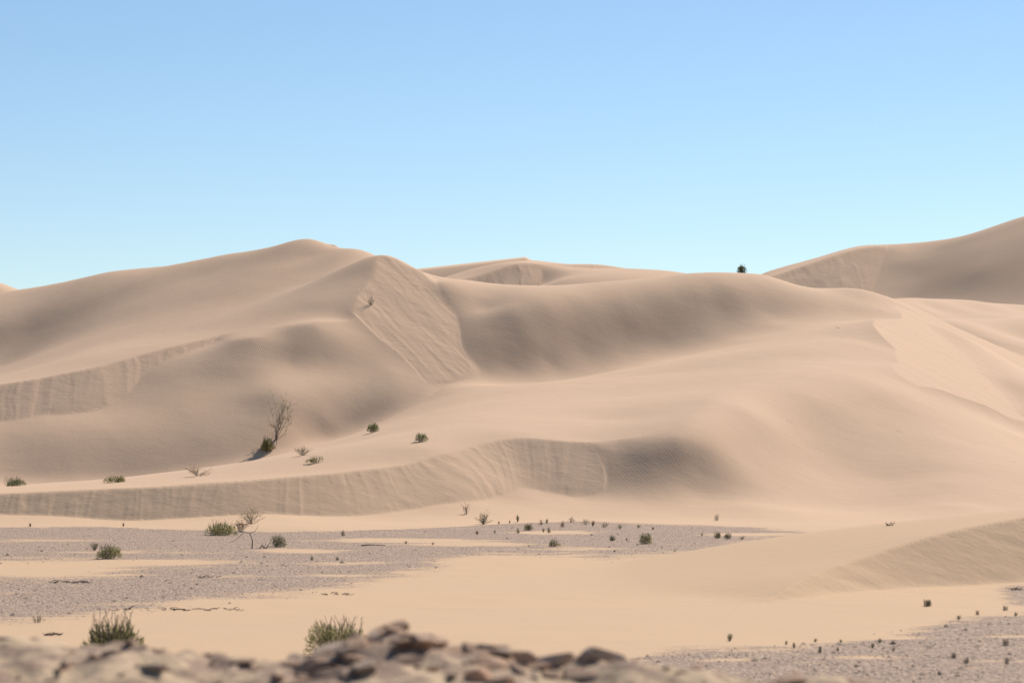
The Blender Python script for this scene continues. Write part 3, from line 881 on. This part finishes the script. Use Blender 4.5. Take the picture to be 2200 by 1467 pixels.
def bank(X, Y):
    U = X / 13.6 * K + UC
    top = H + (VH - np.interp(U, TOPU, TOPV)) / K * 13.6
    crest = 13.6 + 0.35 * noise(X / 0.9, X * 0, 201)
    d = Y - crest
    z = top - np.where(d < 0, 0.10 * np.abs(d) + 0.09 * np.maximum(-d - 2.2, 0) ** 2, 0.36 * d + 0.03 * d * d)
    rough = np.clip(1 - np.abs(d) / 5, 0.25, 1)
    z = z + rough * (0.12 * fbm(X / 0.7, Y / 0.9, 210, 3) + 0.085 * fbm(X / 0.22, Y / 0.26, 214, 3) - 0.03)
    e = np.clip((np.abs(X) - 4.6) / 1.2, 0, 1)
    return z * (1 - e) + (-0.5) * e


BZ = np.maximum(bank(BX, BY), -0.65)
BU = BX / 13.6 * K + UC
clod = np.interp(BU, [-500, 0, 300, 560, 640, 900, 1150, 1300, 1500, 1800, 2600], [0.52, 0.54, 0.56, 0.58, 0.78, 0.66, 0.58, 0.48, 0.42, 0.5, 0.45])
clod = clod + 0.35 * fbm(BX / 0.6, BY / 0.5, 220, 3)
o = grid_mesh('roadside_bank', np.ones((BX.shape[0] - 1, BX.shape[1] - 1), bool), M_BANK, BX, BY, BZ, dict(clod=clod))
o['kind'] = 'structure'
o['label'] = 'near bank of bulldozed sand and broken rock along the bottom edge'

# ------------------------------------------------------------------ object helpers


def tag(o, label, cat, group=None):
    o['label'] = label
    o['category'] = cat
    if group:
        o['group'] = group
    return o


def mesh_obj(name, verts, faces, m, parent=None, smooth=False):
    me = bpy.data.meshes.new(name)
    me.from_pydata([tuple(v) for v in verts], [], faces)
    me.materials.append(m)
    if smooth:
        for p in me.polygons:
            p.use_smooth = True
    o = bpy.data.objects.new(name, me)
    COL.objects.link(o)
    o.parent = parent
    return o


def ico(sub=1):
    import bmesh
    bm = bmesh.new()
    bmesh.ops.create_icosphere(bm, subdivisions=sub, radius=1.0)
    v = np.array([q.co[:] for q in bm.verts])
    f = [tuple(q.index for q in p.verts) for p in bm.faces]
    bm.free()
    return v, f


ICO1, ICO2, ICO3 = ico(1), ico(2), ico(3)


def rock_mesh(name, seed, m, base=ICO2):
    """an angular broken stone: a sphere cut by random planes"""
    r = np.random.default_rng(seed)
    v = base[0].copy()
    for _ in range(16):
        n = r.normal(size=3)
        n /= np.linalg.norm(n)
        d = r.uniform(0.38, 0.8)
        t = v @ n
        v -= np.outer(np.maximum(t - d, 0), n)
    v *= np.array([1.25, r.uniform(0.7, 1.0), r.uniform(0.5, 0.8)]) / 0.8
    v += r.normal(size=v.shape) * 0.018
    me = bpy.data.meshes.new(name)
    me.from_pydata([tuple(q) for q in v], [], base[1])
    me.materials.append(m)
    return me


def blade(vs, fs, a, b, wd, rg, bend=0.15):
    """a narrow leaf or needle from a to b: two quads-worth of faces with a bend"""
    a, b = np.asarray(a, float), np.asarray(b, float)
    d = b - a
    s = np.cross(d, rg.normal(size=3))
    n = np.linalg.norm(s)
    if n < 1e-6:
        return
    s = s / n * wd
    mid = (a + b) / 2 + rg.normal(size=3) * np.linalg.norm(d) * bend * 0.4
    i = len(vs)
    vs += [a - s * 0.5, a + s * 0.5, mid + s, mid - s, b]
    fs += [(i, i + 1, i + 2, i + 3), (i + 3, i + 2, i + 4)]


def twig(vs, fs, pts, r0, r1):
    """a tapered three-sided stem through points"""
    n = len(pts)
    for k, p in enumerate(pts):
        p = np.asarray(p, float)
        r = r0 + (r1 - r0) * k / (n - 1)
        d = np.asarray(pts[min(k + 1, n - 1)], float) - np.asarray(pts[max(k - 1, 0)], float)
        d = d / (np.linalg.norm(d) + 1e-9)
        s = np.cross(d, (0.31, 0.77, 0.55))
        s /= np.linalg.norm(s) + 1e-9
        q = np.cross(d, s)
        for a in (0, 2.094, 4.189):
            vs.append(p + (s * math.cos(a) + q * math.sin(a)) * r)
    i = len(vs) - 3 * n
    for k in range(n - 1):
        for a in range(3):
            b = (a + 1) % 3
            fs.append((i + 3 * k + a, i + 3 * k + b, i + 3 * k + 3 + b, i + 3 * k + 3 + a))


def arc(rg, a, b, wig, n=4):
    a, b = np.asarray(a, float), np.asarray(b, float)
    L = np.linalg.norm(b - a)
    off = rg.normal(size=3) * wig * L
    return [a + (b - a) * t + off * math.sin(math.pi * t) for t in np.linspace(0, 1, n)]


# every plant mesh is built to its own width and height (metres), standing on z = 0
def build_bush(seed, w_, h_, nb=700, spiky=0.5, thin=1.0, lobes=5):
    """dense cushion of needle leaves on many short stems: (foliage, stems)"""
    r = np.random.default_rng(seed)
    fv, ff, sv, sf = [], [], [], []
    cen = [(r.uniform(-0.34, 0.34) * w_, r.uniform(-0.28, 0.28) * w_, r.uniform(0.4, 1.05), r.uniform(0.14, 0.28)) for _ in range(lobes)] + [(r.uniform(-0.1, 0.1) * w_, 0, 0.9, 0.30)]
    for _ in range(nb):
        cx, cy, top, rr = cen[r.integers(len(cen))]
        a = r.uniform(0, 6.283)
        el = r.random() ** 0.8                                   # 0 at the ground, 1 at the crown
        q = 0.55 + 0.45 * r.random() ** 0.5
        rad = rr * w_ * math.sqrt(max(0.05, 1 - 0.85 * el * el)) * q
        p = np.array([cx + math.cos(a) * rad, cy + math.sin(a) * rad, (0.02 + 0.86 * el * q) * top * h_])
        out = np.array([math.cos(a) * (1.1 - el) + p[0] / w_, math.sin(a) * (1.1 - el) + p[1] / w_, 0.35 + el]) + r.normal(size=3) * 0.25
        out /= np.linalg.norm(out)
        L = (0.08 + 0.16 * spiky * r.random()) * max(h_, 0.5 * w_)
        blade(fv, ff, p, p + out * L, L * 0.085 * thin, r)
    for _ in range(int(16 + nb / 40)):
        a = r.uniform(0, 6.283)
        e = np.array([math.cos(a) * w_ * 0.38 * r.random() ** 0.5, math.sin(a) * w_ * 0.38 * r.random() ** 0.5, h_ * r.uniform(0.5, 1.08)])
        twig(sv, sf, arc(r, (e[0] * 0.6, e[1] * 0.6, -0.03), e, 0.10), 0.010 * max(h_, 0.3), 0.003)
    return fv, ff, sv, sf


def build_wispy(seed, w_, h_, stems=16, leaves=160, lean=(0, 0), fork=3):
    """open shrub: long thin forking stems with scattered small leaves"""
    r = np.random.default_rng(seed)
    fv, ff, sv, sf = [], [], [], []
    for _ in range(stems):
        a = r.uniform(0, 6.283)
        q = r.random() ** 0.6
        top = np.array([math.cos(a) * w_ * 0.5 * q + lean[0] * h_, math.sin(a) * w_ * 0.4 * q + lean[1] * h_, h_ * r.uniform(0.55, 1.0) * (1 - 0.35 * q)])
        pts = arc(r, (top[0] * 0.06, top[1] * 0.06, -0.03), top, 0.09, 5)
        twig(sv, sf, pts, 0.011 * h_ ** 0.5, 0.003)
        for _f in range(fork):
            k = r.integers(1, 4)
            st = pts[k] + (pts[k + 1] - pts[k]) * r.random()
            en = st + (top - pts[0]) * r.uniform(0.15, 0.4) + r.normal(size=3) * 0.13 * np.array([w_, w_, 0.6 * h_])
            en[2] = max(en[2], 0.03)
            pp = arc(r, st, en, 0.12)
            twig(sv, sf, pp, 0.006 * h_ ** 0.5, 0.002)
            for _l in range(max(1, leaves // (stems * fork))):
                t0 = pp[r.integers(1, 4)]
                blade(fv, ff, t0, t0 + (en - st) * 0.22 + r.normal(size=3) * 0.035 * h_, 0.005 + 0.003 * h_, r)
    return fv, ff, sv, sf


def build_tuft(seed, w_, h_, nb=90, thin=1.0):
    """small tuft of upright leaves from one root"""
    r = np.random.default_rng(seed)
    fv, ff, sv, sf = [], [], [], []
    for _ in range(nb):
        a = r.uniform(0, 6.283)
        q = r.random() ** 0.7
        top = np.array([math.cos(a) * w_ * 0.5 * q, math.sin(a) * w_ * 0.5 * q, h_ * r.uniform(0.45, 1.0) * (1 - 0.3 * q * q)])
        st = top * r.uniform(0.1, 0.7)
        blade(fv, ff, st, top, 0.022 * thin * max(h_, 0.6 * w_), r)
    for _ in range(7):
        a = r.uniform(0, 6.283)
        top = np.array([math.cos(a) * w_ * 0.35 * r.random(), math.sin(a) * w_ * 0.35 * r.random(), h_ * r.uniform(0.5, 0.9)])
        twig(sv, sf, arc(r, (0, 0, -0.02), top, 0.08), 0.008, 0.003)
    return fv, ff, sv, sf


def plant(name, label, cat, loc, parts, mats, names, group=None, rz=0.0):
    e = bpy.data.objects.new(name, None)
    COL.objects.link(e)
    e.empty_display_size = 0.2
    e.location = loc
    e.rotation_euler = (0, 0, rz)
    tag(e, label, cat, group)
    fv, ff, sv, sf = parts
    if ff:
        mesh_obj(names[0], fv, ff, mats[0], e)
    if sf:
        mesh_obj(names[1], sv, sf, mats[1], e)
    return e


# ------------------------------------------------------------------ plants
# kind, base pixel, width and height in pixels, label
G1 = 'bushes and shrubs on the dunes and plain'
PL = [
    ('bush', 28, 1044, 52, 22, 'rounded dark green bush at the left edge behind the long dune crest', M_GREEN),
    ('bush', 246, 1036, 44, 16, 'low dark bush half hidden behind the long dune crest, left of the dry tuft', M_OLIVE),
    ('wisp', 426, 1022, 44, 20, 'thin tuft with dry red leaves on the long dune crest', M_RUST),
    ('tall', 592, 944, 66, 100, 'tall bare twiggy shrub standing on the shaded dune flank', M_PALE),
    ('bush', 577, 968, 38, 33, 'bright green bush at the foot of the tall twiggy shrub', M_OLIVE),
    ('wisp', 650, 978, 36, 22, 'grey dry shrub on the sand right of the green bush under the tall shrub', M_PALE),
    ('bush', 677, 994, 36, 16, 'small dark ragged shrub lowest on the sand slope, below the grey dry shrub', M_OLIVE),
    ('bush', 803, 928, 30, 21, 'small green bush on the bright slope, left one of a pair', M_GREEN),
    ('bush', 905, 948, 28, 19, 'small green bush on the bright slope, right one of a pair', M_GREEN),
    ('twig', 797, 655, 20, 26, 'little bare twiggy plant sticking out of the high slip face', M_PALE),
    ('bush', 474, 1149, 80, 33, 'biggest olive green bush on the gravel below the long slip face', M_OLIVE),
    ('wisp', 516, 1142, 28, 26, 'dry rust coloured bush against the right side of the big olive bush', M_RUST),
    ('wisp', 540, 1125, 50, 34, 'wispy grey green shrub at the foot of the long slip face', M_PALE),
    ('bush', 600, 1175, 41, 28, 'round dark green bush alone on the gravel right of the dead arching stem', M_GREEN),
    ('bush', 232, 1200, 54, 33, 'ragged yellow green bush on the edge of the left sand drift', M_OLIVE),
    ('wisp', 203, 1182, 16, 18, 'thin grey sprig behind the ragged yellow green bush', M_PALE),
    ('twig', 1002, 1104, 26, 24, 'dark twiggy shrub on the sand toe below the bend of the slip face', M_PALE),
    ('wisp', 1040, 1126, 32, 28, 'airy olive shrub at the sand edge right of the dark twiggy shrub', M_OLIVE),
    ('bush', 1385, 1168, 33, 24, 'largest round green bush on the middle gravel', M_OLIVE),
    ('bush', 1190, 1174, 28, 17, 'flat green bush on the middle gravel nearest the foreground dune', M_OLIVE),
    ('bush', 1316, 1161, 17, 12, 'small dense green bush left of the largest round bush', M_GREEN),
    ('bush', 1135, 1139, 23, 15, 'spreading pale green bush among the tufts of the far gravel', M_OLIVE),
    ('bush', 1541, 1156, 20, 15, 'left one of two touching green bushes where the gravel narrows', M_OLIVE),
    ('bush', 1565, 1157, 18, 14, 'right one of two touching green bushes where the gravel narrows', M_GREEN),
    ('bush', 1992, 1302, 19, 15, 'green bush below the foreground slip face, left of the others', M_GREEN),
    ('bush', 1595, 590, 26, 27, 'small dark tree like shrub standing on the skyline', M_GREEN),
]
TUFT_FAR = [(1025, 1148, 12, 10), (1063, 1145, 9, 8), (1072, 1126, 6, 8), (1095, 1124, 7, 8), (1112, 1121, 9, 18), (1113, 1145, 11, 11), (1163, 1127, 10, 11), (1168, 1143, 9, 11), (1175, 1124, 9, 12), (1179, 1144, 6, 13),
            (1209, 1132, 10, 14), (1228, 1122, 14, 12), (1257, 1127, 20, 13), (1274, 1130, 12, 15), (1299, 1133, 14, 13), (1332, 1136, 17, 12), (1346, 1161, 11, 7), (1372, 1134, 14, 11), (1403, 1138, 8, 8),
            (1508, 1151, 9, 8), (1540, 1118, 9, 14), (1594, 1159, 13, 8)]
TUFT_LEFT = [(65, 1131, 9, 10), (80, 1336, 28, 15), (265, 1131, 6, 10), (670, 1203, 9, 9), (725, 1203, 8, 8), (737, 1151, 8, 13), (872, 1168, 9, 9), (930, 1170, 9, 8)]
TUFT_RIGHT = [(1568, 1376, 17, 20), (1690, 1384, 8, 10), (1706, 1391, 10, 14), (1752, 1378, 15, 9), (1762, 1402, 8, 14), (1800, 1398, 10, 10), (1806, 1379, 13, 7), (1875, 1391, 12, 13), (1890, 1380, 15, 11), (1920, 1398, 9, 10),
              (2018, 1449, 11, 8), (2050, 1413, 12, 12), (2060, 1330, 16, 11), (2076, 1424, 12, 14), (2100, 1320, 11, 9), (2160, 1311, 14, 11), (2161, 1386, 18, 15), (2164, 1425, 17, 14), (2183, 1322, 12, 9)]
ORD = ['leftmost', 'second from left', 'third from left', 'fourth from left', 'fifth from left', 'sixth from left', 'seventh from left', 'eighth from left', 'ninth from left', 'tenth from left',
       'eleventh from left', 'twelfth from left', 'thirteenth from left', 'fourteenth from left', 'fifteenth from left', 'sixteenth from left', 'seventeenth from left', 'eighteenth from left', 'nineteenth from left',
       'twentieth from left', 'twenty-first from left', 'twenty-second from left']
allpix = [(p[1], p[2]) for p in PL] + [(t[0], t[1]) for L in (TUFT_FAR, TUFT_LEFT, TUFT_RIGHT) for t in L]
hits = ground_hits(allpix)
hi = 0
for i, (kind, u, v, pw, ph, label, m) in enumerate(PL):
    x, y, z = hits[hi]
    hi += 1
    if u == 1595:                                     # stands just behind the crest
        ys_ = np.linspace(155, 180, 400)
        zs_ = height_at((u - UC) / K * ys_, ys_)
        y = float(ys_[np.argmax((zs_ - H) / ys_)]) + 0.8
        x = (u - UC) / K * y
        z = float(height_at(x, y)[0])
        ph_m = (H + (VH - 567) / K * y - z)
        wm = 0.9 * pw / K * y
    else:
        wm, ph_m = pw / K * y, ph / K * y
    if kind == 'bush':
        pr = build_bush(300 + i, wm, ph_m, nb=int(420 + 900 * min(1.5, wm)), spiky=0.5 + 0.5 * ((i * 37) % 10) / 10, thin=1.15)
        plant('desert_bush', label, 'bush', (x, y, z), pr, (m, M_DARKW), ('foliage', 'stems'), G1)
    elif kind == 'tall':
        pr = build_wispy(300 + i, wm * 0.8, ph_m, stems=13, leaves=260, lean=(0.14, 0), fork=6)
        plant('twiggy_shrub', label, 'shrub', (x, y, z), pr, (m, M_WOOD), ('foliage', 'stems'), G1)
    elif kind == 'twig':
        pr = build_wispy(300 + i, wm, ph_m, stems=12, leaves=60, fork=3)
        plant('twiggy_shrub', label, 'shrub', (x, y, z), pr, (m, M_DARKW), ('foliage', 'stems'), G1)
    else:
        pr = build_wispy(300 + i, wm, ph_m, stems=18, leaves=480, fork=5)
        plant('wispy_shrub', label, 'shrub', (x, y, z), pr, (m, M_WOOD), ('foliage', 'stems'), G1)
for L, where, grp in ((TUFT_FAR, 'of the small tufts along the far edge of the gravel', 'small tufts along the far gravel edge'),
                      (TUFT_LEFT, 'of the sparse tufts on the left half of the gravel plain', 'sparse tufts on the left gravel'),
                      (TUFT_RIGHT, 'of the small tufts on the near right gravel', 'small tufts on the near right gravel')):
    for k, (u, v, pw, ph) in enumerate(L):
        x, y, z = hits[hi]
        hi += 1
        r_ = np.random.default_rng(u * 7 + v)
        m = (M_OLIVE, M_PALE, M_PALE, M_PALE, M_RUST)[r_.integers(5)]
        wm, hm = pw / K * y, ph / K * y
        pr = build_tuft(u + v, wm, hm, nb=int(36 + 46 * r_.random()), thin=0.9) if r_.random() < 0.65 else build_bush(u + v, wm, hm, nb=120, spiky=1.2, thin=1.1, lobes=3)
        plant('grass_tuft', ORD[k] + ' ' + where, 'tuft', (x, y, z), pr, (m, M_WOOD), ('leaves', 'stems'), grp)

# two bushes rising from behind the bank
for (u, v_top, pw, y, label, seed, m, sp) in ((238, 1316, 128, 33.0, 'upright olive green bush behind the left part of the roadside bank', 501, M_OLIVE, 0.55),
                                              (726, 1326, 150, 35.0, 'spreading green bush behind the rocky middle of the roadside bank', 502, M_OLIVE, 0.35)):
    x = (u - UC) / K * y
    z = float(height_at(x, y)[0])
    h_ = H + (VH - v_top) / K * y - z
    plant('desert_bush', label, 'bush', (x, y, z), build_bush(seed, pw / K * y, h_, nb=3200, spiky=sp, thin=1.0, lobes=9), (m, M_DARKW), ('foliage', 'stems'), G1)

# dead wood
r_ = np.random.default_rng(77)


def deadwood(name, label, u, v, y, shape):
    """shape: list of polylines in metres around the base point"""
    x = (u - UC) / K * y
    z = float(height_at(x, y)[0])
    vs_, fs_ = [], []
    for pts, r0, r1 in shape:
        twig(vs_, fs_, [(p[0], p[1], p[2]) for p in pts], r0, r1)
    o = mesh_obj(name, vs_, fs_, M_DARKW)
    o.location = (x, y, z)
    if name == 'dry_litter':                          # scattered bits nobody would count
        o['kind'] = 'stuff'
        o['label'] = label
        return o
    return tag(o, label, 'dead wood')


def litter(n, wx, wy, hz, seed):
    r = np.random.default_rng(seed)
    out = []
    for _ in range(n):
        x0, y0 = r.uniform(-wx, wx) / 2, r.uniform(-wy, wy) / 2
        a = r.uniform(-0.5, 0.5) + (math.pi if r.random() < 0.5 else 0)
        L = r.uniform(0.3, 1.0) * min(0.2, max(0.12, wx * 0.3))
        out.append((arc(r, (x0, y0, 0.01), (x0 + math.cos(a) * L, y0 + math.sin(a) * L, 0.02 + r.uniform(0, hz)), 0.16), r.uniform(0.006, 0.014), 0.004))
    return out


dw = ground_hits([(533, 1178), (565, 1178), (1912, 1129), (2182, 1267), (1800, 705), (395, 1310), (150, 1252), (445, 1241), (800, 1172), (720, 1277), (110, 1364), (640, 1190)])
arch = [([(0.12, 0, -0.02), (0.13, 0, 0.25), (0.05, 0.02, 0.45), (-0.12, 0.05, 0.5), (-0.25, 0.03, 0.38)], 0.022, 0.008), ([(0.05, 0.02, 0.45), (0.2, 0.1, 0.52), (0.3, 0.15, 0.7)], 0.010, 0.004),
        ([(-0.12, 0.05, 0.5), (-0.3, 0.0, 0.55), (-0.42, -0.05, 0.4)], 0.010, 0.004), ([(-0.25, 0.03, 0.38), (-0.4, 0.1, 0.25), (-0.6, 0.15, 0.18)], 0.009, 0.004)]
deadwood('dead_branch', 'dead arching stem on the gravel left of the round dark green bush', 533, 1178, dw[0][1], arch)
deadwood('dead_branch', 'dark broken stump between the dead arching stem and the round bush', 565, 1178, dw[1][1], litter(14, 0.42, 0.2, 0.22, 1))
deadwood('dead_branch', 'brown dead clump on the ridge of the foreground dune', 1912, 1129, dw[2][1], litter(10, 0.2, 0.1, 0.10, 2))
deadwood('dead_branch', 'dark brown dead clump at the right edge below the foreground slip face', 2182, 1267, dw[3][1], litter(14, 0.22, 0.1, 0.06, 3))
deadwood('dry_litter', 'dark twig lying high on the bright slope near the right slip face', 1800, 705, dw[4][1], litter(8, 0.65, 0.3, 0.06, 4))
deadwood('dry_litter', 'long line of dry litter at the near edge of the left gravel', 395, 1310, dw[5][1], litter(34, 2.6, 0.5, 0.02, 5))
deadwood('dry_litter', 'dry litter lying on the left sand drift', 150, 1252, dw[6][1], litter(22, 1.0, 0.5, 0.03, 6))
deadwood('dry_litter', 'short dark stick pile in the middle of the left gravel', 445, 1241, dw[7][1], litter(12, 0.45, 0.2, 0.05, 7))
deadwood('dead_branch', 'thin long stick on the gravel right of the round dark green bush', 800, 1172, dw[8][1], [([(-0.35, 0, 0.015), (0, 0.03, 0.03), (0.4, 0, 0.02)], 0.02, 0.01)])
deadwood('dry_litter', 'scattered dry twigs on sand in front of the middle gravel', 720, 1277, dw[9][1], litter(10, 0.6, 0.3, 0.03, 8))
deadwood('dry_litter', 'dry twigs on the sand just behind the left end of the bank', 110, 1364, dw[10][1], litter(14, 0.3, 0.2, 0.03, 9))

# ------------------------------------------------------------------ stones
# pebbles strewn over the gravel: too many and too small to count
r_ = np.random.default_rng(31)
N = 26000
pu = np.concatenate([r_.uniform(-150, 1800, int(N * 0.72)), r_.uniform(1330, 2350, N - int(N * 0.72))])
pv = np.concatenate([r_.uniform(1120, 1345, int(N * 0.72)), r_.uniform(1312, 1480, N - int(N * 0.72))])
py = H * K / (pv - VH)
ri = np.clip(np.searchsorted(rows, py), 0, nr - 1)
ci = np.clip(np.searchsorted(T_, (pu - UC) / K), 0, nc - 1)
keep = (grav[ri, ci] > r_.uniform(0.12, 0.9, N))
pu, py, ri, ci = pu[keep], py[keep], ri[keep], ci[keep]
px = (pu - UC) / K * py
pz = Z[ri, ci]
n = len(px)
oct_v = np.array([(1, 0, 0), (0.3, 0.95, 0), (-0.8, 0.6, 0), (-0.7, -0.7, 0), (0.4, -0.9, 0), (0.1, 0.1, 0.8)])
oct_f = np.array([(0, 1, 5), (1, 2, 5), (2, 3, 5), (3, 4, 5), (4, 0, 5)])
sz = 0.010 + 0.022 * r_.random(n) ** 3 + 0.055 * (r_.random(n) > 0.975) * r_.random(n)
sz = np.where(r_.random(n) > 0.99, sz + r_.uniform(0.02, 0.06, n), sz)
an = r_.uniform(0, 6.283, n)
vv = np.repeat(oct_v[None], n, 0) * (sz[:, None, None] * r_.uniform(0.7, 1.3, (n, 6, 1)))
ca, sa = np.cos(an)[:, None], np.sin(an)[:, None]
vx = vv[..., 0] * ca - vv[..., 1] * sa + px[:, None]
vy = vv[..., 0] * sa + vv[..., 1] * ca + py[:, None]
vz = vv[..., 2] + pz[:, None] - 0.003
vv = np.stack([vx, vy, vz], -1).reshape(-1, 3)
ff = (oct_f[None] + (np.arange(n) * 6)[:, None, None]).reshape(-1, 3)
me = bpy.data.meshes.new('pebbles')
me.vertices.add(len(vv))
me.vertices.foreach_set('co', vv.ravel())
me.loops.add(ff.size)
me.loops.foreach_set('vertex_index', ff.ravel().astype(np.int32))
me.polygons.add(len(ff))
me.polygons.foreach_set('loop_start', np.arange(0, ff.size, 3, dtype=np.int32))
me.polygons.foreach_set('loop_total', np.full(len(ff), 3, dtype=np.int32))
me.update()
me.materials.append(M_PEB)
o = bpy.data.objects.new('pebbles', me)
COL.objects.link(o)
o['kind'] = 'stuff'
o['label'] = 'small dark pebbles strewn over the gravel plain'
o['category'] = 'pebbles'

# rocks of the bank: every one an object
protos = [rock_mesh('rock', 400 + k, (M_ROCK, M_ROCKG, M_ROCK, M_ROCKR)[k % 4], ICO2) for k in range(12)]
BIG = [(210, 1412, 62, 'grey boulder on the left sand of the bank'), (12, 1356, 46, 'dark rock at the left end of the bank crest'), (455, 1388, 44, 'dark rock on the bank crest left of the dip'),
       (845, 1352, 70, 'long flat rock at the top of the bank crest'), (900, 1385, 90, 'broad brown rock in the shade of the bank top'), (1052, 1362, 52, 'single dark rock on the crest right of the bank top'),
       (1150, 1380, 46, 'dark rock where the bank crest starts to fall right'), (1005, 1400, 50, 'reddish rock resting on smooth sand of the bank'), (1135, 1418, 70, 'wide brown rock right of the reddish rock'),
       (1290, 1412, 84, 'slanting dark slab on the sandy right shoulder of the bank'), (660, 1440, 90, 'big brown rock at the lower middle of the bank'), (760, 1415, 60, 'grey rock above the big brown lower rock'),
       (1250, 1455, 70, 'dark rock at the bottom edge right of centre'), (330, 1440, 60, 'flat grey rock low on the left half of the bank'), (520, 1425, 46, 'small brown rock in the dip of the bank'),
       (1700, 1456, 90, 'low brown slab at the bottom edge on the right')]


def bank_hit(u, v):
    ys = np.linspace(9, 15.5, 900)
    xs = (u - UC) / K * ys
    zt = bank(xs, ys)
    d = zt - (H + (VH - v) / K * ys)
    i = int(np.argmax(d > 0)) if (d > 0).any() else int(np.argmax(d))
    return xs[i], ys[i], zt[i]


r_ = np.random.default_rng(55)


def put_rock(x, y, z, s, label, group, k, sub=0.35):
    o = bpy.data.objects.new('rock', protos[k % 12])
    COL.objects.link(o)
    o.location = (x, y, z + s * 0.05)
    o.scale = (s * r_.uniform(1.0, 1.35), s * r_.uniform(0.7, 1.0), s * r_.uniform(0.45, 0.85))
    o.rotation_euler = (r_.uniform(-0.35, 0.35), r_.uniform(-0.35, 0.35), r_.uniform(0, 6.283))
    return tag(o, label, 'rock', group)


for k, (u, v, pw, label) in enumerate(BIG):
    x, y, z = bank_hit(u, v)
    o = put_rock(x, y, z, pw / K * y * 0.56, label, 'rocks on the roadside bank', k)
for k in range(200):
    u = r_.normal(900, 200) if k < 80 else r_.uniform(-60, 1900)
    y = r_.uniform(12.2, 13.75)
    x = (u - UC) / K * y
    z = float(bank(np.array([x]), np.array([y]))[0])
    s = (0.025 + 0.095 * r_.random() ** 2.0) if k < 80 else (0.018 + 0.065 * r_.random() ** 2.4)
    put_rock(x, y, z, s, 'one of the many small broken rocks strewn over the roadside bank', 'small rocks on the roadside bank', r_.integers(12))
